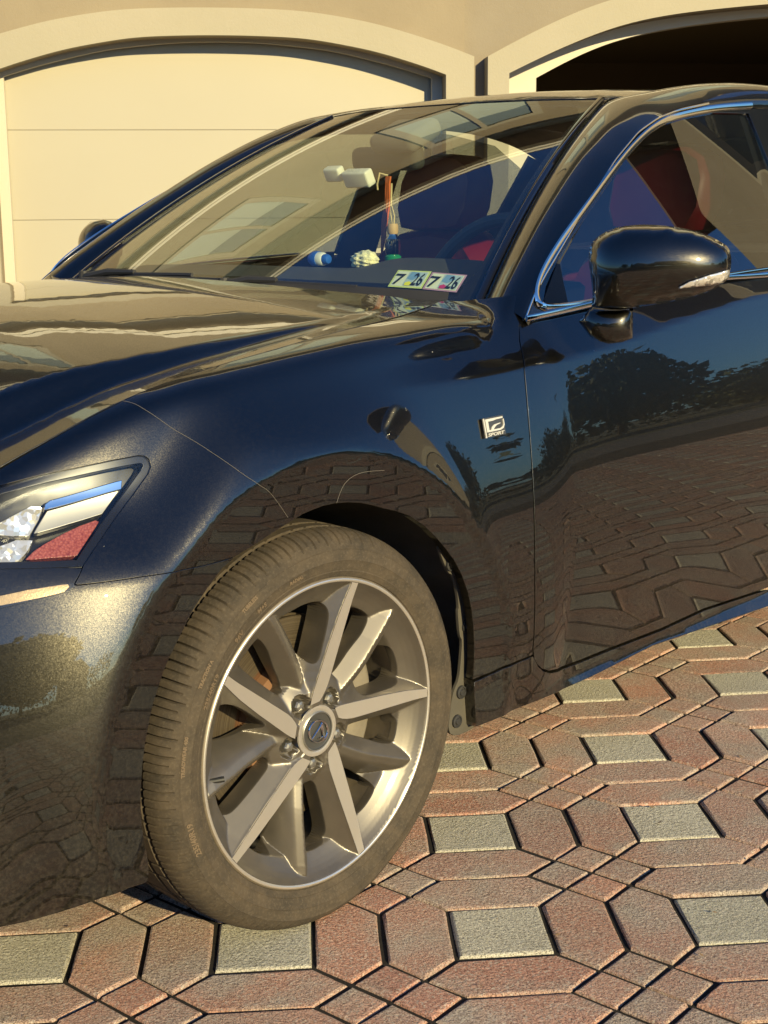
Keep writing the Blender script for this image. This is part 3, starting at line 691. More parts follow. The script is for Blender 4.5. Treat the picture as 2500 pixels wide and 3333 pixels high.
# small dry leaf scraps and grit caught in the joints
lt_ = MB(); r_ = np.random.default_rng(21)
for k in range(46):
    j = near[int(r_.integers(len(near)))]; x, y = j[1] + r_.normal(0, .09), j[2] + r_.normal(0, .09); s = .004 + .008 * r_.random() ** 2; a = r_.random() * 6.28; c_, s_ = math.cos(a), math.sin(a)
    P = [(-1, 0, .001), (0, -.28, .003), (1, .05, .0045), (.1, .3, .0022)]; lt_.add([(x + s * (p[0] * c_ - p[1] * s_), y + s * (p[0] * s_ + p[1] * c_), .001 + p[2]) for p in P], [(0, 1, 2, 3)])
tag(lt_.build('leaf_litter', simple('dry_leaf', (.20, .125, .06), .9, 0, None, .4, 40), None, False, None, False), kind='stuff')
# ---- panel outlines on those surfaces
DATA = {
 'cut': [[-0.6031,0.5431],[-0.5199,0.4981],[-0.4471,0.4698],[-0.3756,0.4445],[-0.317,0.4314],[-0.2662,0.4233],[-0.2217,0.4194],[-0.1777,0.4136],[-0.1369,0.409],[-0.0845,0.3992],[-0.0329,0.388],[0.0052,0.382],[0.0452,0.3754],[0.113,0.3631],[0.1727,0.3537],[0.2269,0.3367],[0.2737,0.32],[0.3381,0.2949],[0.4027,0.2642],[0.4636,0.2346]],
 'head': [[0.4968,0.203],[0.476,0.2035],[0.4202,0.2112],[0.361,0.2165],[0.3237,0.2196],[0.2899,0.2214],[0.282,0.2197],[0.2765,0.2145],[0.2749,0.2054],[0.2826,0.195],[0.2978,0.1812],[0.3122,0.1685],[0.3343,0.1507],[0.358,0.1334],[0.3767,0.1196],[0.3947,0.1066],[0.4163,0.0895],[0.419,0.0886],[0.4504,0.0901],[0.4815,0.0919],[0.5114,0.094],[0.5308,0.095]],
 'fender': [[-0.6031,0.5431],[-0.5199,0.4981],[-0.4471,0.4698],[-0.3756,0.4445],[-0.317,0.4314],[-0.2662,0.4233],[-0.2217,0.4194],[-0.1777,0.4136],[-0.1369,0.409],[-0.0845,0.3992],[-0.0329,0.388],[0.0052,0.382],[0.0452,0.3754],[0.113,0.3631],[0.1727,0.3537],[0.2269,0.3367],[0.2737,0.32],[0.3381,0.2949],[0.4027,0.2642],[0.4636,0.2346],[0.4754,0.2053],[0.4197,0.2129],[0.3606,0.2182],[0.3233,0.2213],[0.2895,0.223],[0.281,0.221],[0.2749,0.2154],[0.2752,0.2046],[0.2824,0.1944],[0.2981,0.1803],[0.3122,0.1675],[0.3344,0.1498],[0.3582,0.1325],[0.3769,0.1187],[0.3948,0.1059],[0.4164,0.0886],[0.4365,0.0664],[0.4341,0.0655],[0.4001,0.0657],[0.349,0.0657],[0.3096,0.0646],[0.2883,0.0644],[0.2503,0.0628],[0.2182,0.0634],[0.1978,0.0642],[0.196,0.0635],[0.1779,0.0685],[0.1567,0.0741],[0.1362,0.0806],[0.1173,0.0872],[0.0973,0.093],[0.0789,0.0985],[0.0545,0.1053],[0.0318,0.1087],[0.0097,0.1109],[-0.0156,0.1104],[-0.0433,0.1072],[-0.0726,0.1014],[-0.0992,0.093],[-0.1257,0.083],[-0.156,0.073],[-0.1873,0.0596],[-0.226,0.0342],[-0.2598,0.0048],[-0.2832,-0.0189],[-0.3007,-0.0394],[-0.3173,-0.0673],[-0.3328,-0.1044],[-0.3405,-0.1331],[-0.3452,-0.1622],[-0.3491,-0.1958],[-0.3511,-0.2381],[-0.3509,-0.27],[-0.4006,-0.2695],[-0.4502,-0.2664],[-0.5256,-0.2677],[-0.5229,-0.254],[-0.5236,-0.2357],[-0.5218,-0.1897],[-0.521,-0.1269],[-0.5235,-0.0573],[-0.529,0.0137],[-0.5344,0.0705],[-0.5406,0.1238],[-0.5498,0.1975],[-0.5601,0.2655],[-0.58,0.308],[-0.589,0.3279],[-0.6043,0.3504],[-0.6236,0.3713],[-0.6498,0.3955],[-0.6802,0.4185],[-0.6736,0.4235],[-0.6443,0.4272],[-0.6313,0.4416],[-0.622,0.4744],[-0.6194,0.4951]],
 'bump_top': [[0.1979,0.0621],[0.2183,0.0612],[0.2504,0.0608],[0.2885,0.0624],[0.3099,0.0627],[0.3497,0.0639],[0.4008,0.0639],[0.4348,0.0634],[0.4384,0.0644],[0.4377,0.0677],[0.4219,0.0847],[0.4512,0.0884],[0.4822,0.0902],[0.512,0.0922]],
 'bump_arch': [[0.1979,0.0611],[0.2187,0.0511],[0.2414,0.0325],[0.264,0.012],[0.2802,-0.0047],[0.3096,-0.0447],[0.322,-0.0611],[0.3345,-0.081],[0.3442,-0.1016],[0.3538,-0.1223],[0.3605,-0.1413],[0.3658,-0.1594],[0.3717,-0.1798],[0.376,-0.2006],[0.3788,-0.2144],[0.3816,-0.233],[0.384,-0.2542],[0.3851,-0.2734],[0.3852,-0.2929],[0.3844,-0.3078],[0.382,-0.3282],[0.3788,-0.3465],[0.377,-0.3645],[0.3775,-0.3818],[0.3802,-0.3885]],
 'bump_bot': [[0.3865,-0.3895],[0.4145,-0.3882],[0.4523,-0.3893],[0.4827,-0.3965],[0.512,-0.4024],[0.5418,-0.4065],[0.5618,-0.4075],[0.5817,-0.4077]],
 'drl': [[0.5229,0.0572],[0.4852,0.0645],[0.4465,0.0675],[0.4395,0.0673],[0.4389,0.0642],[0.4467,0.0582],[0.4684,0.0542],[0.489,0.0499],[0.5264,0.0423]],
 'door_fb': [[-0.6236,0.3713],[-0.6063,0.3501],[-0.5923,0.3275],[-0.5834,0.3076],[-0.5639,0.2651],[-0.5537,0.1971],[-0.5446,0.1233],[-0.5384,0.0699],[-0.5331,0.013],[-0.5277,-0.0581],[-0.5253,-0.1279],[-0.5263,-0.1907],[-0.5282,-0.2369],[-0.5276,-0.2552],[-0.534,-0.2775],[-0.5457,-0.292],[-0.5664,-0.3074],[-0.5954,-0.3199],[-0.6335,-0.3281],[-0.71,-0.3317],[-0.8074,-0.3329],[-1.0181,-0.3372],[-1.1894,-0.3321],[-1.4913,-0.3404]],
 'belt': [[-0.6292,0.3682],[-0.7221,0.376],[-0.8295,0.3844],[-1.0417,0.3949],[-1.3334,0.4044],[-1.539,0.4083]],
 'rock_top': [[-0.3521,-0.2744],[-0.401,-0.2728],[-0.4506,-0.2697],[-0.5237,-0.2696]],
 'rock_bot': [[-0.3603,-0.3628],[-0.4671,-0.3654],[-0.6372,-0.377],[-0.9777,-0.3832],[-1.5136,-0.4029]],
 'badge': [[-0.416,0.1921],[-0.4741,0.1927],[-0.4741,0.1572],[-0.4142,0.157]],
 'hl_blue': [[0.4284,0.1676],[0.4252,0.1736],[0.4179,0.1773],[0.3683,0.1836],[0.3162,0.1909],[0.3202,0.1811],[0.3723,0.1747]],
 'hl_silver': [[0.4246,0.1658],[0.3729,0.1729],[0.324,0.1788],[0.3397,0.1668],[0.3551,0.156],[0.4034,0.1492],[0.4517,0.1411]],
 'hl_red': [[0.368,0.1481],[0.365,0.1464],[0.3885,0.1292],[0.4118,0.1105],[0.4193,0.1098],[0.4483,0.11],[0.4763,0.1091],[0.4618,0.1188],[0.446,0.1261],[0.4183,0.1363],[0.3912,0.1439]],
 'hl_lens': [[0.4821,0.1819],[0.442,0.175],[0.4285,0.1715],[0.4388,0.1586],[0.4581,0.1409],[0.4778,0.1416],[0.4938,0.1427]],
 'hl_led': [[0.4974,0.133],[0.4765,0.1345],[0.4579,0.1332],[0.4703,0.1208],[0.4862,0.109],[0.5073,0.1079]],
 'st1': [[0.7032,0.0185],[0.8143,0.0185],[0.816,0.0823],[0.7041,0.0807]],
 'st2': [[0.8169,0.0175],[0.9243,0.0139],[0.9311,0.0772],[0.8193,0.08]],
 'ch_out': [[-0.6205,0.9471],[-0.6658,0.987],[-0.7251,1.0274],[-0.874,1.1208],[-1.0912,1.2467],[-1.2219,1.3082],[-1.3214,1.3405],[-1.4118,1.3602],[-1.5768,1.3835],[-1.7941,1.4014],[-1.9984,1.4134]],
 'ch_in': [[-0.6936,0.9786],[-0.7186,1.0085],[-0.7972,1.0643],[-0.9109,1.1292],[-1.1267,1.2471],[-1.2563,1.304],[-1.3533,1.3332],[-1.4437,1.3486],[-1.582,1.3652],[-1.7733,1.3788],[-1.9755,1.3899]],
 'belt_g': [[-0.6205,0.9471],[-0.7126,0.9533],[-0.8167,0.9611],[-1.0276,0.9749],[-1.3248,0.9892],[-1.5353,0.9961]],
 'belt_g_in': [[-0.6936,0.9786],[-0.6961,0.9707],[-0.7124,0.9654],[-0.8207,0.968],[-1.0344,0.9858],[-1.3331,1.0009],[-1.544,1.0073]],
 'sail': [[-0.6977,0.981],[-0.7846,1.0549],[-0.7735,1.0165],[-0.7632,0.9686],[-0.7134,0.9671],[-0.6992,0.9714]],
 'lip': [[-0.2833,0.5845],[-0.2906,0.5699],[-0.2979,0.5547],[-0.31,0.5322],[-0.3219,0.5261],[-0.334,0.4969],[-0.3401,0.4629],[-0.3365,0.4555],[-0.3416,0.4093],[-0.3493,0.3988],[-0.3455,0.3633],[-0.3401,0.328],[-0.3276,0.3125],[-0.3199,0.2958],[-0.3155,0.2751],[-0.3096,0.236],[-0.3309,0.2221],[-0.3746,0.2227],[-0.3852,0.2277],[-0.3809,0.2879],[-0.3807,0.3411],[-0.3844,0.3903],[-0.3817,0.4285],[-0.3685,0.4815],[-0.3492,0.5222],[-0.329,0.5516],[-0.3091,0.573],[-0.2992,0.5831]],
 'clips': [[-0.3145,0.5464],[-0.3583,0.4235],[-0.343,0.303],[-0.3309,0.251]],
 'scr1': [[0.2729,0.3214],[0.2654,0.3061],[0.26,0.2889],[0.2364,0.2613],[0.2067,0.2352],[0.189,0.2118],[0.1681,0.1861],[0.1422,0.1647],[0.1241,0.1531],[0.1063,0.1319],[0.0864,0.1043]],
 'scr2': [[-0.0176,0.11],[-0.0262,0.1268],[-0.0369,0.1402],[-0.0578,0.1491],[-0.0842,0.1511],[-0.1273,0.1461]],
 'mir_frame': [[-0.74,1.02,1.02],[-0.53757,0.84322,0.0],[0.84322,0.53757,0.0]],
 'mir_out': [[-0.1097,-0.0493],[-0.1069,-0.0355],[-0.1082,-0.0172],[-0.1104,-0.002],[-0.1132,0.0162],[-0.1156,0.0314],[-0.1162,0.0435],[-0.1146,0.0555],[-0.1112,0.067],[-0.1047,0.0747],[-0.0964,0.0816],[-0.0815,0.0899],[-0.0666,0.0948],[-0.0516,0.098],[-0.0218,0.1004],[0.008,0.099],[0.0318,0.0965],[0.0526,0.093],[0.072,0.0885],[0.0913,0.0824],[0.1078,0.0752],[0.1213,0.0674],[0.1303,0.0618],[0.1355,0.0549],[0.1393,0.0425],[0.14,0.0247],[0.1376,0.0128],[0.1341,0.0032],[0.1243,-0.0081],[0.1069,-0.0186],[0.0894,-0.0256],[0.0718,-0.031],[0.0481,-0.0362],[0.0273,-0.0405],[-0.0086,-0.0466],[-0.0327,-0.0513],[-0.066,-0.0544],[-0.0935,-0.0514]],
 'mir_lens': [[0.0457,-0.0096],[0.0647,0.0009],[0.0999,0.0122],[0.1232,0.0176],[0.1331,0.0202],[0.1352,0.0128],[0.1343,0.0056],[0.1255,-0.0016],[0.1094,-0.0042],[0.0858,-0.0066]],
 'mir_arm': [[-0.1088,-0.0478],[-0.1328,-0.078],[-0.1107,-0.1063],[-0.0936,-0.1149],[-0.0767,-0.1188],[-0.0523,-0.1158],[-0.0327,-0.1083],[-0.0333,-0.05],[-0.066,-0.0523],[-0.0935,-0.0502]],
}
# ---------------------------------------------------------------- the car (local axes: x forward from the front axle, y to the driver's side, z up)
car = empty('parked_car'); car.matrix_world = Matrix(((-.7294454765, .6839021553, .0136798671, -.59700202), (-.6840389585, -.7292995923, -.0145879370, 2.8249282), (0, -.0199986667, .9998000067, .0180638), (0, 0, 0, 1)))
tag(car, 'glossy black sedan with silver ten spoke wheels parked on the brick driveway', 'car')
SD = Side(); A = {k: np.array(v, float) for k, v in DATA.items()}
mirf = A.pop('mir_frame')
def sidepos(uv): return SD.pos(uv)
fd = panel('fender', SD, A['fender'], M['paint'], car, .011, .016)
fd['label'] = 'black front wing with a hairline scratch'
# ---- bumper: runs on round the nose
bt, ba, bb = A['bump_top'], A['bump_arch'], A['bump_bot']
nose = np.array([(.60, -.423), (.70, -.405), (.80, -.40), (.885, -.40), (.93, -.30), (.938, -.1), (.93, .02), (.88, .06), (.78, .075), (.66, .085), (.58, .085)])
panel('front_bumper', SD, np.vstack([bt, nose[::-1], bb[::-1], ba[::-1]]), M['paint'], car, .011, .014)
panel('front_bumper', SD, np.vstack([bt, nose[::-1], bb[::-1], ba[::-1]]), M['paint'], car, .03, .014, mirror=True)
def arc(pts, n=1): return chaikin(pts, n, True)
d_ = panel('driving_lamp', Off(SD, .003), np.vstack([A['drl'], [(.60, .025), (.60, .055)]]), M['clear'], car, .008, .010)
panel('lamp_element', Off(SD, .0012), np.vstack([A['drl'][1:-2] * [1, 1] + [.006, -.001], [(.60, .034), (.60, .045)]]), M['amber'], d_, .008, 0)
# ---- headlight
hl = A['head']; hl_o = np.vstack([hl[1:-1], [(.60, .055), (.70, .06), (.76, .085), (.74, .13), (.66, .165)]])
def shrink(P, d):
    P = np.asarray(P, float); n = len(P); c = P.mean(0); ar = np.sum(P[:, 0] * np.roll(P[:, 1], -1) - P[:, 1] * np.roll(P[:, 0], -1)); sg = 1 if ar > 0 else -1
    t = np.roll(P, -1, 0) - np.roll(P, 1, 0); t /= np.linalg.norm(t, axis=1)[:, None] + 1e-12; return P + sg * d * np.stack([-t[:, 1], t[:, 0]], 1)
hd = panel('headlight', Off(SD, -.045), hl_o, M['frit'], car, .02, .0)
lens_in = shrink(hl_o, .011)
panel('lens', Off(SD, -.0005), hl_o, M['clear'], hd, .012, .012)
panel('bezel', Off(SD, -.006), hl_o, M['frit'], hd, .008, .040, holes=[shrink(hl_o, .009)])
panel('trim_blade', Off(SD, -.020), A['hl_blue'], M['chrome'], hd, .008, .012)
sp = panel('reflector_plate', Off(SD, -.024), A['hl_silver'], M['satin'], hd, .008, .012); sp['label'] = 'silver plate inside the headlight'
panel('side_reflector', Off(SD, -.022), A['hl_red'], M['red_lens'], hd, .008, .010)['label'] = 'red side reflector'
lensp = np.vstack([A['hl_lens'][1:-1], [(.60, .16), (.62, .11)]])
pb_ = panel('projector_bowl', Off(SD, -.030), lensp, M['crystal'], hd, .006, .02)
for q_, rr_ in ((.545, .024), (.545, .015)):
    c0 = Off(SD, -.022).pos(np.array([[q_, .135]]))[0]; n0 = SD.nrm(np.array([[q_, .135]]))[0]; t0 = np.cross(n0, [0, 0, 1.]); t0 /= np.linalg.norm(t0); b0 = np.cross(t0, n0)
    pp = [c0 + rr_ * (math.cos(a) * t0 + math.sin(a) * b0) + n0 * (.004 if rr_ < .02 else 0) for a in np.linspace(0, 6.283, 33)]; MB().tube(pp, .0022, 6, False, tuple(n0)).build('lens_ring', M['chrome'], hd)
panel('indicator_bowl', Off(SD, -.026), np.vstack([A['hl_led'][1:-1], [(.60, .065), (.60, .10)]]), M['crystal'], hd, .006, .02)
# ---- hood
HD = HF(hood_f)
cut = SD.pos(A['cut'])[:, :2]; side_d = [(x, y - .0045) for x, y in cut]
fx = np.linspace(.469, .80, 8)[1:]; side_d = side_d + [(x, float(sm(np.array([x]), CUTY, .05)[0]) - .0045) for x in fx]
rear = [(-.607, .615), (-.575, .57), (-.545, .52), (-.50, .45), (-.47, .38), (-.447, .27), (-.438, .14), (-.436, 0)]
front = [(.83, .47), (.86, .3), (.872, .15), (.875, 0)]
half = side_d + front; full = half + [(x, -y) for x, y in half[::-1][1:]] + [(x, -y) for x, y in rear[:-1]] + [rear[-1]] + [(x, y) for x, y in rear[::-1][1:]]
panel('hood', HD, full, M['paint'], car, .013, .020)
# dark grille closing the nose between the lamps
gy = np.linspace(-.62, .62, 25); gx = lambda y: .905 - .62 * np.abs(y) ** 2.1
gr = MB().loft([[(gx(y), y, .17), (gx(y) + .02, y, .45), (gx(y) - .01, y, .66), (gx(y) - .03, y, float(hood_f(np.array([gx(y) - .03]), np.array([y]))[0]) - .012)] for y in gy], False).build('grille', M['under'], car)
for z in np.linspace(.26, .62, 7): MB().tube([(gx(y) + .022 - .12 * abs(z - .45), y, z) for y in gy[4:-4]], .008, 6).build('slat', M['gloss'], gr)
# passenger-side wing, plain mirror copy of the driver's one
panel('fender', SD, A['fender'], M['paint'], car, .03, .016, mirror=True)
# ---- doors
fb = A['door_fb']; bel = A['belt']
fbot = np.vstack([fb[:-1], [(-1.60, -.354), (-1.78, -.356)]])
bup = np.vstack([bel[:-1], [(-1.6, .412), (-1.80, .414)]])
door_o = np.vstack([fbot, [(-1.795, -.30), (-1.805, 0.1), (-1.80, .40)], bup[::-1]])
ddr = panel('front_door', SD, door_o, M['paint'], car, .012, .018)
panel('front_door', SD, door_o, M['paint'], car, .035, .018, mirror=True)
rd = np.array([(-1.805, .41), (-1.81, .1), (-1.80, -.30), (-1.79, -.357), (-2.30, -.357), (-2.38, -.30), (-2.44, -.2), (-2.50, -.08), (-2.58, .02), (-2.66, .08), (-2.68, .2), (-2.66, .41)])
qp = [(-2.665, .41), (-2.685, .2), (-2.665, .09)] + [(-2.85 + .392 * math.cos(a), -.262 + .392 * math.sin(a)) for a in np.linspace(1.05, 3.14, 14)] + [(-3.25, -.33), (-3.6, -.30), (-3.88, -.25), (-3.88, .3), (-3.7, .42)]
qp = np.array(qp); rbot = np.array([(-1.79, -.358), (-2.30, -.358), (-2.385, -.30), (-2.445, -.26), (-2.46, -.36)])
for mr in (False, True):
    panel('rear_door', SD, rd, M['paint'], car, .03, .018, mirror=mr); panel('rear_quarter', SD, qp, M['paint'], car, .03, .018, mirror=mr)
rt, rb = A['rock_top'], A['rock_bot']
rb2 = rb + np.stack([0 * rb[:, 0], .020 * sstep(-.5, -1.0, rb[:, 0])], 1)
rk = np.vstack([rt - [0, .0015], fb[15:-1] - [0, .0065], [(-1.60, -.361), (-1.78, -.362), (-2.36, -.362), (-2.36, -.41), (-1.80, -.40)], rb2[::-1]])
class Sill(Off):
    def pos(s, uv):
        o = .003 + .80 * np.maximum(0, -.355 - uv[:, 1]) * sstep(-.50, -.80, uv[:, 0]) * sstep(-2.36, -2.15, uv[:, 0]); return s.S.pos(uv) + o[:, None] * s.S.nrm(uv)
    def nrm(s, uv):
        e = np.array([0, .004]); a = s.pos(uv + e) - s.pos(uv - e); b = s.pos(uv + e[::-1]) - s.pos(uv - e[::-1]); n = np.cross(a, b); n *= np.sign(n[:, 1:2]); return n / np.linalg.norm(n, axis=1)[:, None]
for mr in (False, True): panel('side_sill', Sill(SD, 0), rk, M['paint'], car, .014, .03, mirror=mr)
# door-shut strip and dark shell behind the panel gaps
sh = MB()
for s in (1, -1):
    sh.loft([[(x, s * .60, .26), (x, s * (pl(x, PLAN) - .06), .26), (x, s * (pl(x, PLAN) - .06), .74), (x, s * .70, .84), (x, s * .60, .86)] for x in (-.50, -.42)], True, True)
    sh.loft([[(x, s * .70, .22), (x, s * (pl(x, PLAN) - .05), .24), (x, s * (pl(x, PLAN) - .06), .78), (x, s * .76, .88)] for x in np.linspace(-2.4, -.54, 6)], True, True)
    sh.loft([[(x, s * .25, .30), (x, s * max(.2, pl(x, PLAN) - .085), .30), (x, s * max(.2, pl(x, PLAN) - .085), .60), (x, s * .25, .66)] for x in (.42, .55, .7, .8)], True, True)
sh.box((-.40, -.56, .30), (.78, .56, .60)).box((-3.6, -.70, .20), (.80, .70, .235)).box((-3.6, -.60, .24), (-2.6, .60, .86))
sh.build('inner_shell', M['under'], car, False)
# ---- windshield
wsh = WS(); e0, e1 = 1.0, 1.0
ow = [(u, -.03) for u in np.linspace(-1.03, 1.03, 25)] + [(1.03, v) for v in np.linspace(-.03, 1, 14)[1:]] + [(u, 1.0) for u in np.linspace(1.03, -1.03, 25)[1:]] + [(-1.03, v) for v in np.linspace(1, -.03, 14)[1:-1]]
wind = panel('windshield', wsh, ow, M['windshield'], car, .022, 0, scale=(.57, .80))
bd = [(u, -.028) for u in np.linspace(-1.025, 1.025, 25)] + [(1.025, v) for v in np.linspace(0, .998, 12)] + [(u, .998) for u in np.linspace(1.025, -1.025, 25)[1:]] + [(-1.025, v) for v in np.linspace(.998, 0, 12)]
bh = [(u, .030 + .016 * abs(u) ** 3) for u in np.linspace(-.93, .93, 21)] + [(.955, v) for v in np.linspace(.10, .90, 9)] + [(u, .975) for u in np.linspace(.90, -.90, 21)] + [(-.955, v) for v in np.linspace(.90, .10, 9)]
panel('black_border', Off(wsh, -.009), bd, M['frit'], wind, .03, 0, scale=(.57, .80), holes=[bh])
def sticker(q, bordercol, spotcol, nm):
    q = np.array(q); q0 = q[[0, 1, 2, 3]]
    def mp(P, off):
        P = np.asarray(P, float); s, t = P[:, :1], P[:, 1:2]
        uv = (q0[0] * (1 - s) + q0[1] * s) * (1 - t) + (q0[3] * (1 - s) + q0[2] * s) * t
        return wsh.pos(uv) + (off - .0062) * wsh.nrm(uv)              # stuck to the inside of the glass
    def patch(name, poly, off, mat, par):
        v, f = tri2d(np.array(poly), .12); P = mp(v, off)
        n = np.cross(P[f[0][1]] - P[f[0][0]], P[f[0][2]] - P[f[0][0]]); f = f if n[2] > 0 else [t[::-1] for t in f]
        return make(name, P, f, mat, par, False)
    R4 = lambda a, b, c, d: [(a, b), (c, b), (c, d), (a, d)]
    st = MB()
    b = patch('inspection_sticker', R4(0, 0, 1, 1), .0016, simple(nm + '_border', bordercol, .5), wind)
    parts = [(R4(.05, .07, .95, .93), .0020, (.62, .66, .58)), (R4(.40, .12, .93, .90), .0024, (.36, .47, .58)), ([(.42, .5), (.60, .42), (.78, .62), (.70, .88), (.46, .90)], .0028, (.16, .30, .52)), ([(.62, .30), (.80, .26), (.84, .60), (.70, .62)], .0031, (.50, .60, .62)),
             ([(.45, .10), (.62, .10), (.63, .26), (.54, .34), (.44, .26)], .0034, spotcol)]
    V, F, mats, mi_ = [], [], [], []
    for poly, off, col in parts:
        v, f = tri2d(np.array(poly), .12); P = mp(v, off); n = np.cross(P[f[0][1]] - P[f[0][0]], P[f[0][2]] - P[f[0][0]])
        if n[2] < 0: f = [t[::-1] for t in f]
        k = len(V); V += list(P); F += [tuple(i + k for i in t) for t in f]; mi_ += [len(mats)] * len(f); mats.append(simple(nm + '_print', col, .5))
    for txt, cx, cy, sx, sy in (('7', .22, .42, .28, .62), ('26', .77, .46, .30, .72), ('#', .10, .70, .06, .1)):
        tv, tf = text_mesh(txt, 1.0, 0, .015); lo, hi = tv.min(0), tv.max(0)
        tv = (tv[:, :2] - (lo[:2] + hi[:2]) / 2) / (hi[:2] - lo[:2]) * [sx, sy] + [cx, cy]
        P = mp(tv, .0040); k = len(V); V += list(P)
        for t in tf:
            n = np.cross(P[t[1]] - P[t[0]], P[t[2]] - P[t[0]]); F.append(tuple(i + k for i in (t if n[2] > 0 else t[::-1]))); mi_.append(len(mats))
    mats.append(simple(nm + '_ink', (.008, .010, .018), .5))
    me = b.data; k = len(me.vertices); bv = [tuple(v.co) for v in me.vertices]; bf = [tuple(p.vertices) for p in me.polygons]
    me2 = bpy.data.meshes.new('inspection_sticker'); me2.from_pydata(bv + [tuple(v) for v in V], [], bf + [tuple(i + k for i in t) for t in F]); me2.materials.append(me.materials[0])
    for m_ in mats: me2.materials.append(m_)
    me2.polygons.foreach_set('material_index', [0] * len(bf) + [i + 1 for i in mi_]); b.data = me2; return b
s1 = sticker(A['st1'], (.52, .60, .22), (.70, .66, .04), 'yellow_sticker'); s1['label'] = 'inspection sticker with a yellow border reading 7 26'
s2 = sticker(A['st2'], (.42, .24, .38), (.45, .03, .16), 'purple_sticker'); s2['label'] = 'inspection sticker with a purple border reading 7 26'
# moulding along the glass sides, cowl, wipers
for s in (1, -1):
    P = wsh.pos(np.array([(s * 1.004, v) for v in np.linspace(-.03, 1.0, 24)])); P[:, 2] += .004
    MB().tube(P, .0085, 8, True, (0, 0, 1), .55).build('windshield_moulding', M['gloss'], car)
cw = MB(); ys = np.linspace(-.62, .62, 25); ra = np.array([(p[1], p[0]) for p in rear[::-1]])
rings = []
for y in ys:
    x0 = float(np.interp(abs(y), ra[:, 0], ra[:, 1])); z0 = float(hood_f(np.array([x0]), np.array([y]))[0]) - .016; q = wsh.pos(np.array([[y / .675, .004]]))[0]
    rings.append([(x0 + .05, y, z0 - .03), (x0 + .008, y, z0 - .012), ((x0 + q[0]) / 2, y, (z0 + q[2]) / 2 - .012), (q[0] + .012, y, q[2] + .003)])
cw.loft(rings, False).build('cowl_panel', M['plastic'], car)
def wiper(u0, u1, v0, v1, pivot):
    P = wsh.pos(np.array([(u0 + (u1 - u0) * t, v0 + (v1 - v0) * t) for t in np.linspace(0, 1, 12)])) + [0.004, 0, .006]
    m = MB().tube(P, .0045, 6, True, None, 1.3); mid = P[6]
    m.tube([pivot, (np.array(pivot) + mid) / 2 + [0, 0, .010], mid + [0, 0, .006]], [.011, .009, .006], 8)
    m.tube([np.array(pivot) - [0, 0, .02], np.array(pivot) + [0, 0, .016]], [.014, .012], 10); m.build('wiper', M['plastic'], car)
wiper(-.05, .62, -.012, -.008, (-.515, .08, .992)); wiper(-.86, -.10, -.006, .004, (-.560, -.50, .990))
# ---- A pillar, cant rail, roof
YD = [(-1.0, .40), (-1.385, .474), (-1.48, .494), (-1.62, .506), (-2.0, .525), (-2.6, .52), (-3.0, .48)]
RFs = HF(roof_f)
GS_ = YF(glass_f)
ca = [wsh.pos(np.array([[1.022, v]]))[0] for v in np.linspace(-.035, 1.0, 22)]
xs2 = np.array([-1.44, -1.5, -1.58, -1.68, -1.8, -1.95, -2.1, -2.3, -2.5, -2.7, -2.85]); yd = pl(xs2, YD) + .004
cb2 = np.stack([xs2, yd, roof_f(xs2, yd) - .002], 1); ca = np.vstack([ca, cb2])
co = A['ch_out'][:-1]; co = np.vstack([co, [(-2.0, 1.405), (-2.25, 1.392), (-2.5, 1.35), (-2.7, 1.285), (-2.85, 1.21)]])
cbp = GS_.pos(co)
def arcl(P): s = np.r_[0, np.cumsum(np.linalg.norm(np.diff(P, axis=0), axis=1))]; return s
def at(P, key, kv): return np.stack([np.interp(key, kv, P[:, k]) for k in range(3)], 1)
ia = np.r_[np.linspace(0, 1, 22), 1 + np.arange(1, len(xs2) + 1) / len(xs2)]
kb = np.interp(-co[:, 0], [.597, 1.40, 2.85], [0, 1, 2])
kk = np.r_[np.linspace(0, 1, 60), np.linspace(1, 2, 40)[1:]]
def smooth3(P, n=3):
    P = P.copy()
    for _ in range(n): P[1:-1] = .25 * P[:-2] + .5 * P[1:-1] + .25 * P[2:]
    return P
CA, CB = smooth3(at(ca, kk, ia)), smooth3(at(cbp, kk, kb))
rows = []; m_ = 14
CA, CB = smooth3(CA, 8), smooth3(CB, 6); TT = np.gradient(CA, axis=0); NN_ = np.cross(CB - CA, TT); NN_ /= np.linalg.norm(NN_, axis=1)[:, None]; NN_ *= np.sign(NN_[:, 2:3]); NN_ = smooth3(NN_, 25); NN_ /= np.linalg.norm(NN_, axis=1)[:, None]
for i in range(len(kk)):
    a, b, n = CA[i], CB[i], NN_[i]
    L_ = np.linalg.norm(b - a); rows.append([a + (b - a) * w + n * (4 * w * (1 - w)) * (.11 * L_ + .004) for w in np.linspace(0, 1, m_)] + [b - n * .02])
for s in (1, -1):
    r2 = [[(p[0], s * p[1], p[2]) for p in r] for r in rows]; MB().loft(r2, False).build('roof_pillar', M['paint'], car, True, 60)
xr = np.linspace(-3.05, -1.46, 26)[::-1]; yr_ = pl(xr, YD)
fr_ = [(wsh.pos(np.array([[u, 1.0]]))[0][0] - .005, wsh.pos(np.array([[u, 1.0]]))[0][1]) for u in np.linspace(-1.02, 1.02, 31)]
ro = fr_ + list(zip(xr, yr_)) + [(x, -y) for x, y in list(zip(xr, yr_))[::-1]]
panel('roof', RFs, ro, M['paint'], car, .022, .005)
xr = np.linspace(-2.9, -1.40, 30)[::-1]; yv = pl(xr, YD) + .002
for s in (1, -1): MB().tube(np.stack([xr, s * yv, roof_f(xr, yv) - .006], 1), .006, 6).build('roof_gutter', M['rubber'], car)
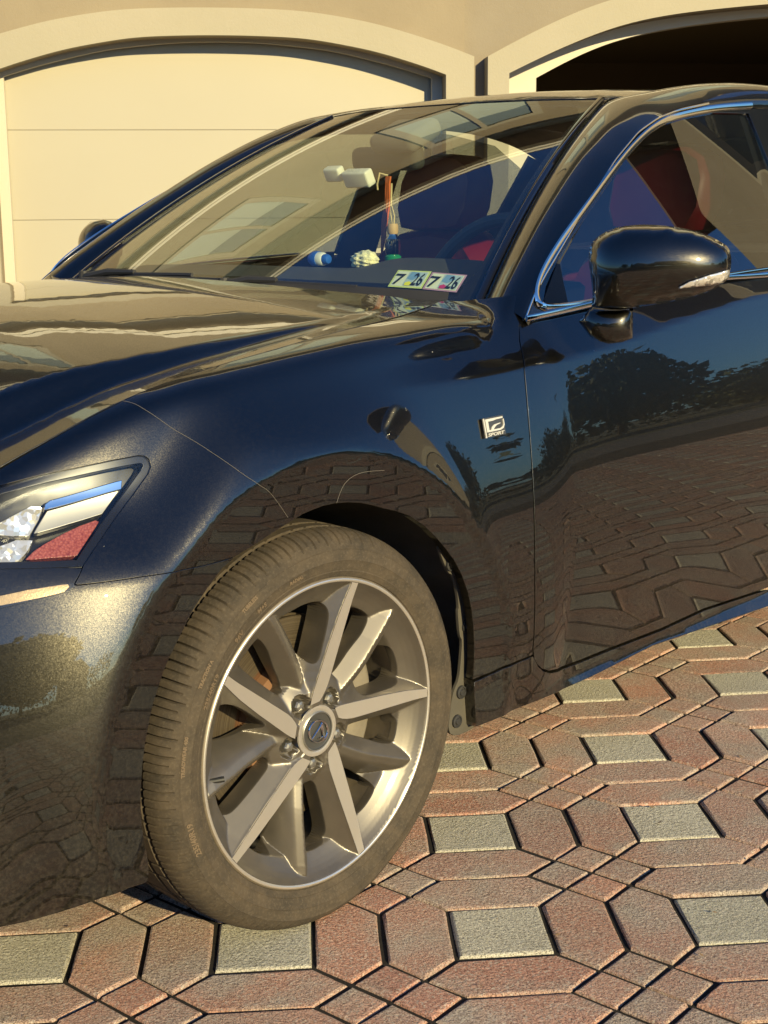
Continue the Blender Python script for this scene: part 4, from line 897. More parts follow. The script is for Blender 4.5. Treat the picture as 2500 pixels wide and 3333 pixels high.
# rear screen, boot lid
MB().loft([[(-3.02, y, float(roof_f(np.array([-3.02]), np.array([y]))[0]) - .004), (-3.60, y * 1.18, 1.085 - .03 * (y / .5) ** 2)] for y in np.linspace(-.5, .5, 13)], False).build('rear_screen', M['tint'], car)
MB().loft([[(-3.60, y, 1.08 - .05 * (y / .8) ** 2), (-3.80, y, 1.075 - .05 * (y / .8) ** 2), (-3.95, y * .97, 1.04 - .05 * (y / .8) ** 2), (-3.96, y * .95, .45)] for y in np.linspace(-.80, .80, 15)], False).build('boot_lid', M['paint'], car)
# ---- side windows
ci, bg_i, bg = A['ch_in'], A['belt_g_in'], A['belt_g']
wtop = ci[:9]; win = np.vstack([bg_i[2:5], [(-1.55, 1.0063), (-1.745, 1.010)], [(-1.765, 1.37)], wtop[::-1], bg_i[:2]])
win2 = np.array([(-1.875, 1.012), (-2.40, 1.03), (-2.72, 1.06), (-2.70, 1.17), (-2.55, 1.27), (-2.35, 1.345), (-2.1, 1.375), (-1.89, 1.384)])
sail = np.vstack([A['sail'][:3], A['sail'][3:]])
for mr in (False, True):
    g_ = panel('side_window', Off(GS_, -.008), win, M['tint'], car, .05, 0, mirror=mr); panel('side_window', Off(GS_, -.008), win2, M['tint'], car, .06, 0, mirror=mr)
    panel('centre_pillar', Off(GS_, -.004), np.array([(-1.746, 1.006), (-1.872, 1.008), (-1.888, 1.385), (-1.766, 1.380)]), M['gloss'], car, .05, .012, mirror=mr)
    panel('window_surround', Off(GS_, -.003), np.vstack([A['ch_out'][:9], [(-1.77, 1.395), (-1.765, 1.37)], ci[:9][::-1], bg_i[:5], [(-1.745, 1.0095), (-1.745, .985)], bg[:5][::-1]]), M['gloss'], car, .03, .006, mirror=mr)
panel('quarter_pane', Off(GS_, -.003), A['sail'], M['rubber'], car, .02, .005)
ring_c = np.vstack([ci[1:9], ])
def chrome_strip(uvs, r, flat, off, name, ys=1):
    P = Off(GS_, off).pos(resample(uvs, .012, False)); P = P * [1, ys, 1]
    MB().tube(smooth3(P, 4), r, 8, True, (0, 1, 0), flat).build(name, M['chrome'], car)
inner = np.vstack([[(-1.60, 1.000), (-1.3459, .9935)], [(-1.0352, .9795), (-.8093, .9635), (-.70, .9615), (-.676, .9675), (-.669, .9805), (-.692, 1.014)], [(-.778, 1.072), (-.898, 1.137), (-1.126, 1.255), (-1.262, 1.3125), (-1.362, 1.342), (-1.457, 1.3575), (-1.598, 1.3745), (-1.789, 1.3875)]])
for s in (1, -1):
    chrome_strip(chaikin(inner, 2, False), .0078, .42, .001, 'window_trim', s)
    chrome_strip(np.vstack([[(-1.62, .985)], bg[:5][::-1], ]), .006, .5, .004, 'belt_trim', s)
    chrome_strip(A['ch_out'][:9], .0030, .6, .001, 'window_edge', s)
# ---- mirrors
pm, ma, mn = mirf; mu = np.array([0, 0, 1.0])
def inflate(poly, d, T, name, mat, parent, base_off=0.0, Tb=.05, tilt=0.0, post=None):
    out = resample(poly, d); v, f = tri2d(out, d); n = len(v); nb = {i for e in bloops(f) for i in e}; inn = np.array([i not in nb for i in range(n)])
    nbr = [set() for _ in range(n)]
    for t in f:
        for a_ in t: nbr[a_] |= set(t)
    I = np.array([i for i, s in enumerate(nbr) for j in s if j != i]); J = np.array([j for i, s in enumerate(nbr) for j in s if j != i]); dg = np.bincount(I, minlength=n).astype(float)
    h = np.zeros(n)
    for _ in range(900):
        h = np.where(inn, np.bincount(I, h[J], n) / dg + 1, 0)
    h = np.sqrt(h / h.max())
    def P3(c): return pm + v[:, :1] * ma + v[:, 1:2] * mu + (c + base_off)[:, None] * mn
    Fr, Bk = P3(h * T), P3(-h * Tb); V = list(Fr) + list(Bk); a, b, c = Fr[f[0][0]], Fr[f[0][1]], Fr[f[0][2]]
    if np.cross(b - a, c - a) @ mn < 0: f = [t[::-1] for t in f]
    F = list(f) + [tuple((i + n if inn[i] else i) for i in t[::-1]) for t in f]
    V = np.array(V)
    return V, F, (v, h * T + base_off)
def flip(V, s): return V * [1, s, 1]
mir_o = A['mir_out']; mir_o = chaikin(mir_o, 1)
V, F, prof = inflate(mir_o, .008, .074, 'm', None, None, 0, .050)
va, vh, vf = inflate(chaikin(A['mir_arm'], 0), .007, .030, 'm', None, None, -.022, .05)
lz = resample(A['mir_lens'], .005); lv, lf = tri2d(lz, .006)
dd = ((lv[:, None] - prof[0][None]) ** 2).sum(2); ix = np.argsort(dd, 1)[:, :3]; w_ = 1 / (np.take_along_axis(dd, ix, 1) + 1e-7); hh = (prof[1][ix] * w_).sum(1) / w_.sum(1)
LP = pm + lv[:, :1] * ma + lv[:, 1:2] * mu + (hh + .0028)[:, None] * mn
mflip = Matrix.Scale(-1, 4, (0, 1, 0))
for s in (1, -1):
    dx = np.array([0, 0, 0]) if s == 1 else np.array([-.235, .035, .004])
    FF = F if s == 1 else [t[::-1] for t in F]
    mo = make('door_mirror', flip(V, s) + dx, FF, M['paint'], car, True)
    make('mirror_arm', flip(va, s) + dx, vh if s == 1 else [t[::-1] for t in vh], M['paint'], mo, True)
    lo = make('indicator_lens', flip(LP, s) + dx, lf if s == 1 else [t[::-1] for t in lf], M['crystal'], mo, True)
    m2 = lo.modifiers.new('solid', 'SOLIDIFY'); m2.thickness = .003; m2.offset = 1
    gl = [pm + a_ * ma + b_ * mu - .046 * mn for a_, b_ in [(.10 * math.cos(t), .045 * math.sin(t)) for t in np.linspace(0, 6.283, 25)[:-1]] for a_, b_ in [(a_ + .01, b_ + .03)]]
    make('mirror_glass', flip(np.array(gl), s) + dx, [tuple(range(24))], M['chrome'], mo, False)
# ---- badge
bq = A['badge']; bo = SD.pos(bq).mean(0); bn = SD.nrm(bq.mean(0))[0]; P4 = SD.pos(bq)
ex = ((P4[1] - P4[0]) + (P4[2] - P4[3])) / 2; bw = np.linalg.norm(ex); ex /= bw; ey = np.cross(bn, ex); ey /= np.linalg.norm(ey)
if ey[2] < 0: ey = -ey
bh_ = np.linalg.norm((P4[0] + P4[1] - P4[2] - P4[3]) / 2)
def flat(name, polys, z0, z1, mat, parent):
    m = MB()
    for poly in polys:
        v, f = tri2d(np.array(poly, float), 5.0) if len(poly) > 2 else (None, None); n = len(v)
        a3 = lambda t: [bo + (p[0] - .5) * bw * ex + (p[1] - .5) * bh_ * ey + t * bn for p in v]
        bl = bloops(f); m.add(a3(z0) + a3(z1), [tuple(i + n for i in t) for t in f] + [t[::-1] for t in f] + [(i, j, j + n, i + n) for i, j in bl])
    return m.build(name, mat, parent, False)
bdg = flat('badge', [[(0, .0), (1, .0), (1, 1), (.04, 1)]], .0005, .0042, M['cap'], car); bdg['label'] = 'small square chrome badge reading F SPORT'
flat('emblem', [[(.10, .27), (.10, .93), (.93, .93), (.93, .85), (.62, .84), (.44, .80), (.22, .80), (.22, .36), (.30, .36), (.36, .50), (.48, .60), (.78, .64), (.78, .60), (.60, .55), (.50, .47), (.42, .36), (.74, .36), (.88, .44), (.93, .56), (.93, .80), (.97, .80), (.97, .50), (.90, .34), (.74, .27)]], .0042, .0062, M['bright'], bdg)
flat('edge_strip', [[(0, .0), (.05, .0), (.05, .98), (0, .98)]], .0042, .0066, M['bright'], bdg)
tv, tf = text_mesh('SPORT', 1.0, .06, .02, .25); lo_, hi_ = tv.min(0), tv.max(0); tv = (tv - (lo_ + hi_) / 2) / (hi_ - lo_)
make('lettering', [bo + (p[0] * .80 + .52 - .5) * bw * ex + (p[1] * .17 + .13 - .5) * bh_ * ey + (.0052 + p[2] * .002) * bn for p in tv], tf, M['bright'], bdg, False)
# ---- scratches
for k in ('scr1', 'scr2'):
    P = Off(SD, .0004).pos(resample(chaikin(A[k], 2, False), .01, False)); MB().tube(P, .00022, 4).build('scratch', simple('scratch_pale', (.20, .18, .15), .7), fd, True)
# ---- wheel-arch liner
for s, cx in ((1, 0), (-1, 0), (1, -2.85), (-1, -2.85)):
    li = MB(); ang = np.linspace(R_(-12), R_(196), 60); rings = []
    for i, a in enumerate(ang):
        wob = .006 * math.sin(a * 9) + .004 * math.sin(a * 23); r0 = .402 + wob
        rings.append([(cx + math.cos(a) * r * (1.0), s * y, .337 + math.sin(a) * r) for r, y in ((r0 + .016, .893), (r0, .88), (r0 - .016, .80), (r0 - .044, .70), (r0 - .050, .60), (.30, .54), (.05, .53))])
    li.loft(rings, False).build('arch_liner', M['liner'], car)
pn = YF(lambda x, z: np.full(len(np.atleast_1d(x)), .897))
lp = panel('liner_flange', pn, chaikin(A['lip'], 1), M['liner'], car, .012, .006)
for c in A['clips']:
    m = MB(); m.loft([[(c[0] + r * math.cos(t), y, c[1] + r * math.sin(t)) for t in np.linspace(0, 6.283, 19)[:-1]] for r, y in ((.0125, .897), (.012, .901), (.0095, .9015), (.0085, .8995), (.006, .9000), (.005, .9022), (.0005, .9025))]); m.build('clip', M['plastic'], lp)
MB().prism([(.455, .15), (.50, .155), (.515, .21), (.44, .215)], 1, .70, .715).build('air_deflector', M['plastic'], car)
# ---------------------------------------------------------------- wheels
YW, ZW = .900, .325
def wp(r, th, w): return (-r * math.cos(th), YW + w, ZW + r * math.sin(th))
def lathe(name, prof, mat, parent, n=120, angle=40):
    rings = [[wp(r, 2 * math.pi * k / n, w) for k in range(n)] for r, w in prof]; return MB().loft(rings).build(name, mat, parent, True, angle)
wheel = empty('wheel'); wheel.parent = car; wheel['label'] = 'dusty front wheel'
# tyre with shoulder grooves
NP = 74; seg = 12; N_ = NP * seg
half_ = [(.2560, -.008), (.2600, -.0005), (.2680, .0040), (.2690, .0046), (.2705, .0040), (.2790, .0072), (.2860, .0082), (.2872, .0090), (.2885, .0082), (.2960, .0076), (.3040, .0058), (.3052, .0062), (.3064, .0050), (.3120, .0022), (.3185, -.0030), (.3240, -.0090), (.3282, -.0160), (.3312, -.0240), (.3330, -.0330), (.3338, -.0400)]
mid_ = [(.3342, -.0440), (.3270, -.0450), (.3270, -.0530), (.3346, -.0540), (.3350, -.0740), (.3275, -.0750), (.3275, -.0840), (.3352, -.0850), (.3353, -.1125)]
profile = half_ + mid_; profile = profile + [(r, -.225 - w) for r, w in profile[::-1][1:]]
rg = []
for i, (r, w) in enumerate(profile):
    ring_ = []; outer = i < len(half_) + 1
    sh_ = min(1, max(0, (r - .3120) / .010)) if (i < 22 or i > len(profile) - 22) else 0
    rib = 1 if 22 <= i < len(profile) - 22 and r > .33 else 0
    for k in range(N_):
        ph = k % seg; pitch = (k // seg) % 3; d = 0.0; skew = 0
        if sh_:
            jg = .5 + .5 * math.sin((k // seg) * 12.9898)
            if ph == 0: d = (.0042 + .0024 * jg) * sh_
            elif ph == 6 and r > .318 + .006 * jg: d = (.0022 + .0016 * jg) * sh_
            if .3105 < r < .3215 and ph in (2, 3, 8, 9): d += .0014
        if rib and ph in (0, 1) and pitch != 2: d = .0022
        ring_.append((r - d, 2 * math.pi * (k + (i - 30) * .16 * rib) / N_, w))
    rg.append(ring_)
R3 = []
for ring_ in rg:
    q = []
    for r, th, w in ring_:
        x, y, z = wp(r, th, w)
        if z < .055:                                            # weight on the contact patch
            k = (.055 - z) / .06; bul = .011 * math.exp(-((r - .295) / .028) ** 2) * min(1, k) * (1 if w > -.11 else -1); y += bul
        if z < .0015: z = .0015 + (z - .0015) * .04
        q.append((x, y, max(z, .0004)))
    R3.append(q)
ty = MB().loft(R3).build('tyre', M['tyre'], wheel, True, 28, False)
# raised sidewall lettering
def arc_text(txt, r0, size, a_mid, wfun, inward=False):
    v, f = text_mesh(txt, size, .0009, .0004, 0, 2); V = []
    for x, y, z in v:
        r = r0 + (y if not inward else -y); th = a_mid - x / r0 if not inward else a_mid + x / r0
        V.append(wp(r, th, float(np.interp(r, [p[0] for p in half_], [p[1] for p in half_])) + .0002 + z))
    return V, f
for txt, r0, sz, am, inw in (('235/40R19', .2775, .0125, R_(150), False), ('96V', .2775, .0125, R_(131), False), ('M+S', .279, .011, R_(119), False), ('RADIAL', .2795, .0085, R_(103), False), ('TREADWEAR 400', .3005, .008, R_(170), False), ('TRACTION A', .3005, .0075, R_(146), False), ('TUBELESS', .3005, .008, R_(122), False), ('235/40R19', .2965, .0135, R_(196), False)):
    V_, F_ = arc_text(txt, r0, sz, am, None, inw); make('lettering', V_, F_, M['letter'], ty, False)

# rim
rim = lathe('rim', [(.2520, -.0300), (.2588, -.0120), (.2590, -.0030), (.2578, -.0008), (.2560, 0.0)], M['barrel'], wheel, 140)
lathe('rim_lip', [(.2562, -.0002), (.2553, .0008), (.2515, .0002), (.2508, -.0012)], M['machined'], rim, 140, 60)
lathe('barrel', [(.2125, -.0480), (.2145, -.0560), (.2165, -.0700), (.2200, -.1000), (.2230, -.1600), (.2300, -.2000)], M['barrel'], rim, 140, 50)
# one fifth of the wheel face as a sculpted plate (a machined spoke, a painted spoke, two openings), repeated five times
def face(r): return np.interp(r, [.03, .06, .10, .16, .22, .252], [-.0205, -.0190, -.0155, -.0105, -.0050, -.0010])
FR_R = np.array([(.2512, -1.5), (.225, -1.25), (.20, -1.2), (.145, -1.1), (.10, -.8), (.080, -.4), (.068, 1.2), (.058, 4.5), (.050, 10.0)])
FR_L = np.array([(.2512, 1.7), (.225, 3.1), (.20, 4.7), (.17, 6.6), (.145, 8.8), (.12, 11.6), (.10, 15.0), (.085, 18.6), (.072, 23.0), (.062, 27.5), (.054, 31.5), (.050, 34.0)])
RIDGE = np.array([(.05, 35.0), (.09, 36.0), (.14, 38.5), (.18, 41.0), (.245, 43.7)])
HOLE_A = [(.2125, 9.4), (.2155, 15), (.2155, 22), (.2125, 26.6), (.2000, 28.2), (.18, 27.8), (.147, 25.3), (.122, 21.6), (.1125, 18.6), (.113, 15.4), (.122, 12.9), (.147, 10.3), (.18, 7.9), (.202, 7.4)]
HOLE_B = [(.2100, 48.0), (.2140, 50.4), (.2140, 56), (.2110, 61), (.200, 63.2), (.18, 63.3), (.147, 62.6), (.115, 61.2), (.098, 59.5), (.0935, 55), (.0945, 50.8), (.103, 48.2), (.147, 47.6), (.18, 47)]
def pxy(P): P = np.asarray(P, float); t = np.radians(P[:, 1]); return np.stack([P[:, 0] * np.cos(t), P[:, 0] * np.sin(t)], 1)
def smax(a, b, k): d = a - b; return .5 * (a + b + np.sqrt(d * d + k * k))
LUG = pxy([(.0572, 49.0)])[0]; LUG2 = pxy([(.0572, -23.0)])[0]; LUG3 = pxy([(.0572, 121.0)])[0]
def plate(xy):
    r = np.hypot(xy[:, 0], xy[:, 1]); th = np.degrees(np.arctan2(xy[:, 1], xy[:, 0])); F0 = face(r); w = np.full(len(r), -.09)
    rr, rl = FR_R[::-1], FR_L[::-1]; dg = math.pi / 180
    for o in (-72, 0, 72):
        t = th - o
        eR = (np.interp(r, rr[:, 0], rr[:, 1]) - t) * dg * r; eL = (t - np.interp(r, rl[:, 0], rl[:, 1])) * dg * r
        e = np.maximum(eR, eL); steep = np.where(eL > eR, 1.5, 1.12)
        m = F0 - .0003 - np.where(e > -.0004, .0022 * np.clip((e + .0004) / .0012, 0, 1) + np.maximum(e - .0008, 0) * steep, 0)
        w = np.maximum(w, m)
        u = (t - np.interp(r, RIDGE[:, 0], RIDGE[:, 1])) * dg * r
        top = F0 - np.interp(r, [.06, .09, .13, .18, .225, .24, .25], [-.002 + .020, .0125, .0085, .0065, .0060, .0075, .014])
        ua = np.sqrt(u * u + .0016 ** 2) - .0016; fl = top - np.where(u > 0, 1.05 * ua, .50 * ua + 6.0 * np.maximum(-u - .012, 0) ** 1.5)
        w = np.where(r > .066, smax(w, fl, .0022), w)
    hub = -.0222 - .10 * np.maximum(r - .045, 0) - np.maximum(r - .070, 0) * .55 - np.maximum(r - .092, 0) * 1.3
    w = smax(w, hub, .003)
    shelf = np.interp(r, [.0, .200, .2125, .2180, .2270, .2350, .2420, .2480, .2512], [-.3, -.060, -.0335, -.0300, -.0245, -.0185, -.0120, -.0050, -.0010])
    w = smax(w, shelf, .0016)
    for q in (LUG, LUG2, LUG3):
        d = np.hypot(*(xy - q).T); w = np.where(d < .0192, w + (-.0440 - w) * sstep(.0192, .0168, d), w)
    return w
arcp = lambda r, a0, a1, n: [(r, a) for a in np.linspace(a0, a1, n)]
rc = np.linspace(.0345, .2512, 78)
outer = pxy(arcp(.2512, -5, 67, 120)[:-1] + [(r, 67) for r in rc[::-1]][:-1] + arcp(.0345, 67, -5, 24)[:-1] + [(r, -5) for r in rc[:-1]])
hA, hB = (resample(chaikin(pxy(h), 2), .0024) for h in (HOLE_A, HOLE_B))
edge = resample(np.vstack([pxy(FR_R), pxy(FR_L[::-1])]), .0026)
def offs(P, d):                                                     # line moved sideways in polar angle
    P = np.asarray(P, float).copy(); P[:, 1] += np.degrees(d / P[:, 0]); return P
def dense(P, r0, r1): q = P[np.argsort(P[:, 0])]; r = np.linspace(r0, r1, 75); return np.stack([r, np.interp(r, q[:, 0], q[:, 1])], 1)
ln_ = [resample(pxy(q), .0022, False) for q in (dense(RIDGE, .085, .240), offs(dense(FR_R, .085, .240), -.0009), offs(dense(FR_L, .090, .240), .0009))]
pv, pf = tri2d(outer, .0026, [hA, hB], ln_); pw = plate(pv)
ee = 9e-4; gx_ = (plate(pv + [ee, 0]) - plate(pv - [ee, 0])) / (2 * ee); gy_ = (plate(pv + [0, ee]) - plate(pv - [0, ee])) / (2 * ee)
pn_ = np.stack([-gx_, -gy_, np.ones(len(pv))], 1); pn_ /= np.linalg.norm(pn_, axis=1)[:, None]
W3 = lambda xy, w: np.stack([-xy[:, 0], w, xy[:, 1]], 1)             # plate axes -> wheel axes (outside is +y)
PV = list(W3(pv, pw)); PN = list(np.stack([-pn_[:, 0], pn_[:, 2], pn_[:, 1]], 1)); a_, b_, c_ = (np.array(PV)[[t[k] for t in pf]] for k in range(3))
if np.cross(b_ - a_, c_ - a_)[:, 1].sum() < 0: pf = [t[::-1] for t in pf]
PF = list(pf)
for i, j in bloops(pf):                                             # walls of the openings
    m = (pv[i] + pv[j]) / 2
    if min(np.hypot(*(hA - m).T).min(), np.hypot(*(hB - m).T).min()) > .004: continue
    s_ = np.cross(PV[j] - PV[i], [0, 1., 0]); s_ /= np.linalg.norm(s_) + 1e-12; k = len(PV)
    for q in (i, j):
        PV += [PV[q], PV[q] + [0, -.004, 0] + s_ * .0012, np.array([PV[q][0], -.076, PV[q][2]]) - s_ * .004]; n1 = PN[q] + s_; PN += [n1 / np.linalg.norm(n1), s_, s_]
    PF += [(k + 1, k + 4, k + 3, k), (k + 2, k + 5, k + 4, k + 1)]
sp_me = make('spoke', PV, PF, M['silver'], None, True, PN); plate_mesh = sp_me.data; bpy.data.objects.remove(sp_me)
fv, ff = tri2d(edge, .004); FV = list(W3(fv, face(np.hypot(*fv.T)) + .0004)); a_, b_, c_ = (np.array(FV)[[t[k] for t in ff]] for k in range(3))
if np.cross(b_ - a_, c_ - a_)[:, 1].sum() < 0: ff = [t[::-1] for t in ff]
fo = make('machined_face', FV, ff, M['machined'], None, True); face_mesh = fo.data; bpy.data.objects.remove(fo)
for k in range(5):
    mt = Matrix.Translation((0, YW, ZW)) @ Matrix.Rotation(R_(72 * k + .4), 4, 'Y')
    o = link(bpy.data.objects.new('spoke', plate_mesh)); o.parent = rim; o.matrix_local = mt
    o = link(bpy.data.objects.new('machined_face', face_mesh)); o.parent = rim; o.matrix_local = mt
lathe('hub_ring', [(.0335, -.0200), (.0350, -.0192), (.0400, -.0190), (.0425, -.0192), (.0432, -.0215)], M['machined'], rim, 80)
for k in range(5):
    th = R_(49.4 + 72 * k); cx, cz = -.0572 * math.cos(th), ZW + .0572 * math.sin(th)
    n6 = lambda r, w: [(cx + r * math.cos(2 * math.pi * j / 6), YW + w, cz + r * math.sin(2 * math.pi * j / 6)) for j in range(6)]
    MB().loft([n6(.0098, -.0445), n6(.0098, -.0295), n6(.0080, -.0262), n6(.0035, -.0250)], True, True).build('lug_nut', M['satin'], rim, False)
cap = lathe('centre_cap', [(.0335, -.0235), (.0335, -.0195), (.0318, -.0180), (.0312, -.0178), (.0305, -.0195), (.0295, -.0200), (.0005, -.0185)], M['cap'], wheel, 64)
lathe('cap_ring', [(.0337, -.0200), (.0335, -.0178), (.0325, -.0170), (.0313, -.0172), (.0310, -.0182)], M['satin'], cap, 64)
em = MB(); el = [(-.0225 * math.cos(t) * .93, YW - .0168, ZW + .0185 * math.sin(t) + .0035 * -math.cos(t)) for t in np.linspace(0, 6.2832, 49)]
em.tube(el[:-1] + el[:1], .0017, 6, False, (0, 1, 0))
em.tube([(-.0085, YW - .0165, ZW + .0125), (-.0050, YW - .0163, ZW + .0080), (.0150, YW - .0165, ZW - .0090)], [.0020, .0019, .0012], 6, True, (0, 1, 0))
em.tube([(-.0068, YW - .0165, ZW + .0110), (-.0105, YW - .0163, ZW - .0110), (.0010, YW - .0165, ZW - .0128)], [.0026, .0026, .0012], 6, True, (0, 1, 0))
em.build('emblem', M['chrome'], cap)
# valve, brake
MB().tube([wp(.2330, R_(184), -.028), wp(.2215, R_(184), -.018), wp(.2080, R_(184), -.010)], [.0055, .0042, .0046], 10).build('valve', M['rubber'], rim)
bk = lathe('brake_disc', [(.055, -.074), (.092, -.072), (.104, -.076), (.1085, -.092), (.1120, -.0925), (.1775, -.0920), (.1782, -.0935), (.1782, -.0980), (.1700, -.0990), (.1700, -.1110), (.1782, -.1120), (.1782, -.1180), (.1100, -.1190)], M['disc'], wheel, 120)
lathe('disc_hat', [(.040, -.068), (.094, -.0712), (.1045, -.0752), (.1092, -.0915)], M['rust'], bk, 90)
cl = MB(); ar = np.linspace(R_(-36), R_(34), 13)
cl.loft([[wp(r, a, w) for r, w in ((.118, -.080), (.150, -.0735), (.184, -.076), (.1945, -.090), (.1945, -.130), (.118, -.130))] for a in ar], True, True)
cl_o = cl.build('brake_caliper', M['caliper'], wheel, True, 40); bevel(cl_o, .004, 2)
dk = MB(); dk.loft([[wp(r, 2 * math.pi * k / 60, w) for k in range(60)] for r, w in ((.02, -.128), (.215, -.130), (.215, -.133))]).build('backing_plate', M['under'], wheel)
MB().tube([(0, .50, .325), (0, .79, .325)], .05, 12).build('axle_stub', M['under'], wheel)
def copy_tree(o, parent):
    c = o.copy(); COL.objects.link(c); c.parent = parent
    for ch in list(o.children): copy_tree(ch, c)
    return c
w2 = copy_tree(wheel, car); w2.location = (-2.85, 0, 0); w2['label'] = 'rear wheel'
for dx in (0, -2.85):
    w3 = copy_tree(wheel, car); w3.rotation_euler.z = math.pi; w3.location = (dx, 0, 0); w3['label'] = 'passenger side wheel'
# ---------------------------------------------------------------- cabin
ds = MB(); ys = np.linspace(-.70, .70, 57); rings = []
for y in ys:
    hump = .030 * math.exp(-((y - .36) / .20) ** 4); c = 1 - .25 * abs(y / .7) ** 3
    rings.append([(-.58 - .10 * (y / .7) ** 2, y, .955), (-.68, y, .985), (-.80, y, 1.002 * c + (1 - c) * .97 + hump * .5), (-.90, y, 1.012 * c + (1 - c) * .97 + hump), (-.965, y, 1.008 * c + (1 - c) * .96 + hump), (-.985, y, .985 + hump * .8), (-.975, y, .93), (-.93, y, .88), (-1.0, y, .60)])
ds.loft(rings, False).build('dashboard', M['dash'], car)
MB().box((-3.55, -.74, .30), (-.60, .74, .40)).box((-3.6, -.70, .80), (-2.75, .70, .985)).build('cabin_floor', M['cabin'], car, False)
for s in (1, -1):
    MB().box((-2.6, s * .80 - .02, .42), (-.66, s * .80 + .02, .945)).build('door_lining', M['cabin'], car, False)
    MB().loft([[(x, s * y, z) for x, y, z in ((-1.72, .80, .95), (-1.90, .80, .95))], [(x, s * y, z) for x, y, z in ((-1.74, .62, 1.36), (-1.90, .62, 1.36))]], False).build('pillar_lining', M['cabin'], car, False)
    MB().tube([(-2.50, s * .80, .98), (-2.60, s * .66, 1.30)], [.035, .03], 8).build('rear_divider', M['cabin'], car)
xr = np.linspace(-2.9, -1.42, 14)
MB().loft([[(x, y, float(roof_f(np.array([x]), np.array([y]))[0]) - .030) for y in np.linspace(-.50, .50, 9)] for x in xr], False).build('headliner', M['liner_in'], car)
def rbox(name, c, s, mat, parent, bev, rot=0, seg=4):
    o = MB().box((-s[0] / 2, -s[1] / 2, -s[2] / 2), (s[0] / 2, s[1] / 2, s[2] / 2)).build(name, mat, parent, True, None)
    o.data.transform(Matrix.Translation(c) @ Matrix.Rotation(rot, 4, 'Y')); bevel(o, bev, seg, 20); return o
def seat(y):
    t = empty('front_seat'); t.parent = car
    prof = [(-.235, 0), (-.25, .25), (-.235, .42), (-.20, .53), (-.13, .595), (0, .61), (.13, .595), (.20, .53), (.235, .42), (.25, .25), (.235, 0)]
    rings = []
    for dx, k in ((.075, .90), (.090, .97), (.070, 1.0), (.0, 1.02), (-.05, 1.0), (-.075, .93)):
        rings.append([(-1.60 + dx - .34 * (z * k), y + yy * k, .47 + z * k) for yy, z in prof])
    o = MB().loft(rings, False, True).build('backrest', M['leather'], t, True, 50)
    cu_ = [(-.20, .0), (-.235, .10), (-.215, .17), (-.15, .21), (0, .222), (.15, .21), (.215, .17), (.235, .10), (.20, 0)]
    cu_ = [(-.112, .005), (-.135, .06), (-.134, .14), (-.115, .19), (-.07, .215), (0, .222), (.07, .215), (.115, .19), (.134, .14), (.135, .06), (.112, .005), (.05, -.004), (-.05, -.004)]
    rings = []
    for dx, k in ((.058, .80), (.064, .90), (.052, .98), (.0, 1.0), (-.04, .98), (-.055, .85)):
        rings.append([(-1.775 + dx - .22 * z, y + yy * k * 1.08, 1.078 + .11 + (z - .11) * k) for yy, z in cu_])
    MB().loft(rings, True, True).build('headrest', M['leather'], t, True, 50)
    MB().tube([(-1.78, y - .06, 1.00), (-1.79, y - .06, 1.11)], .006, 8).tube([(-1.78, y + .06, 1.00), (-1.79, y + .06, 1.11)], .006, 8).build('headrest_post', M['chrome'], t)
    rbox('cushion', (-1.36, y, .50), (.52, .50, .16), M['leather'], t, .05)
seat(-.385); seat(.385)
rbox('rear_seat', (-2.70, 0, .60), (.18, 1.30, .62), M['leather'], car, .06, -.3)
st = MB(); cx, cy, cz = -1.075, .36, .955; q_ = [(cx - .185 * math.sin(a) * .42, cy + .185 * math.cos(a), cz + .185 * math.sin(a) * .9 - 0) for a in np.linspace(0, 6.283, 41)]
st.tube(q_[:-1] + q_[:1], .0165, 10, False, (1, 0, .4)); st.tube([(cx, cy - .17, cz), (cx + .03, cy, cz - .01), (cx, cy + .17, cz)], [.014, .05, .014], 8); st.build('steering_wheel', M['dash'], car)
rbox('rear_view_mirror', (-1.235, -.10, 1.272), (.045, .235, .062), M['cabin'], car, .02, .1); rbox('sensor_cover', (-1.215, -.02, 1.325), (.13, .15, .05), M['liner_in'], car, .02, .42)
# ---------------------------------------------------------------- loose things in the car
def inv(P): return car.matrix_world @ Vector(P)
def loose(name, at_, label, cat):
    t = empty(name); t.matrix_world = Matrix.Translation(inv(at_)) @ car.matrix_world.to_3x3().to_4x4(); return tag(t, label, cat)
tt = loose('toll_transponder', (-1.085, -.085, 1.222), 'white toll transponder box stuck high on the windshield by the mirror', 'transponder')
rbox('box', (0, .025, 0), (.030, .085, .042), M['white'], tt, .006, .45); rbox('box', (.004, -.055, .012), (.026, .055, .036), M['white'], tt, .006, .45)
MB().loft([[(.016 + .002 * i, .03 + r * math.cos(a), .018 + r * math.sin(a) * .6) for a in np.linspace(0, 6.283, 17)[:-1]] for i, r in enumerate((.017, .014, .004))]).build('suction_cup', M['clear'], tt)
cdx = loose('hanging_charm', (-1.115, .012, 1.215), 'orange cords looped over the rear view mirror and hanging down', 'charm')
m = MB()
for k, (o1, o2, o3) in enumerate(((0, 0, -.02), (.008, -.004, -.012), (.014, -.008, -.006), (.004, .006, -.016))):
    m.tube([(0, .004 * k - .004, .01), (.003, o1 - .006, -.05), (.004, o3 + .004, -.10), (.002, o2 - .022 + .004 * k, -.165 - .006 * k)], .0032, 6)
m.build('strand', M['orange'], cdx); MB().tube([(0, .0, .012), (.01, -.018, .018), (.012, -.026, -.01), (.008, -.028, -.022)], .0026, 6).build('loop', M['rope'], cdx)
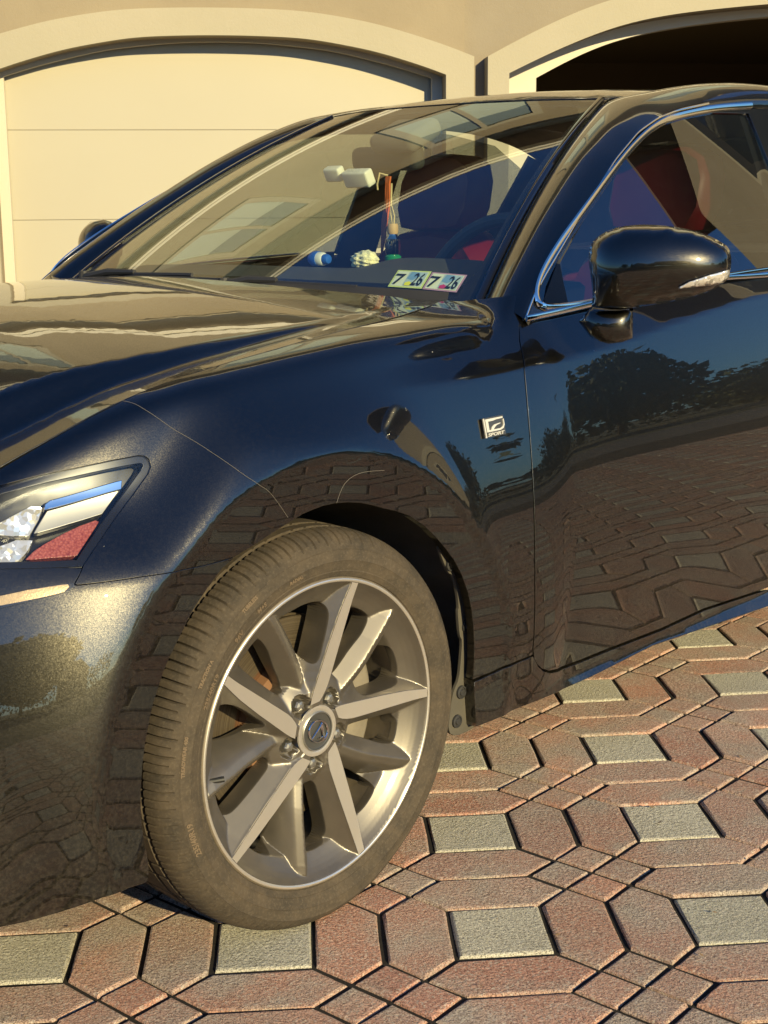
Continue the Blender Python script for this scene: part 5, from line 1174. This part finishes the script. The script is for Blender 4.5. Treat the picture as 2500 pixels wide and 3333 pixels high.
pf = loose('hanging_perfume_bottle', (-1.10, .040, 1.078), 'small glass perfume bottle with a wooden cap hanging on twine', 'air freshener')
MB().tube([(0, .0, .030), (.0, -.006, .055), (0, -.002, .13)], .0025, 6).tube([(0, .004, .03), (.0, .006, .052), (0, -.002, .075)], .002, 6).build('twine', M['rope'], pf)
def spin(name, prof, mat, par): MB().loft([[(r * math.cos(a), r * math.sin(a), z) for a in np.linspace(0, 6.283, 21)[:-1]] for r, z in prof], True, True).build(name, mat, par)
spin('cap', [(.012, .008), (.014, .012), (.014, .028), (.012, .033)], M['wood'], pf); spin('bottle', [(.016, -.042), (.019, -.036), (.019, -.004), (.012, .004), (.011, .008)], M['chrome'], pf); spin('liquid', [(.018, -.066), (.021, -.060), (.021, -.046), (.016, -.0425)], M['green'], pf)
wo_ = loose('wool_pompom', (-.925, .112, 1.030), 'cream woolly pompom resting on the dashboard under the hanging cords', 'pompom')
r_ = np.random.default_rng(3); bm = bmesh.new(); bmesh.ops.create_icosphere(bm, subdivisions=4, radius=1)
for v in bm.verts:
    k = 1 + .13 * math.sin(9 * v.co.x + 3) * math.sin(8 * v.co.y) + .10 * math.sin(14 * v.co.z + 6 * v.co.y) + r_.normal(0, .02); v.co = Vector((v.co.x * .026 * k, v.co.y * .036 * k, v.co.z * .021 * k))
me = bpy.data.meshes.new('wool'); bm.to_mesh(me); bm.free(); me.materials.append(M['wool']); me.polygons.foreach_set('use_smooth', [True] * len(me.polygons)); o = link(bpy.data.objects.new('wool', me)); o.parent = wo_
tb = loose('toy_capsule', (-.93, -.045, 1.030), 'small blue and white plastic capsule lying on the dashboard', 'toy')
def lie(name, prof, mat): MB().loft([[(r * math.cos(a), x, r * math.sin(a)) for a in np.linspace(0, 6.283, 21)[:-1]] for r, x in prof], True, True).build(name, mat, tb)
lie('dome', [(.004, -.034), (.013, -.030), (.018, -.021), (.019, -.010), (.018, -.002)], M['blue']); lie('collar', [(.0165, -.002), (.0165, .012), (.014, .016)], M['white']); lie('tip', [(.012, .0155), (.013, .024), (.010, .031), (.003, .033)], M['blue'])
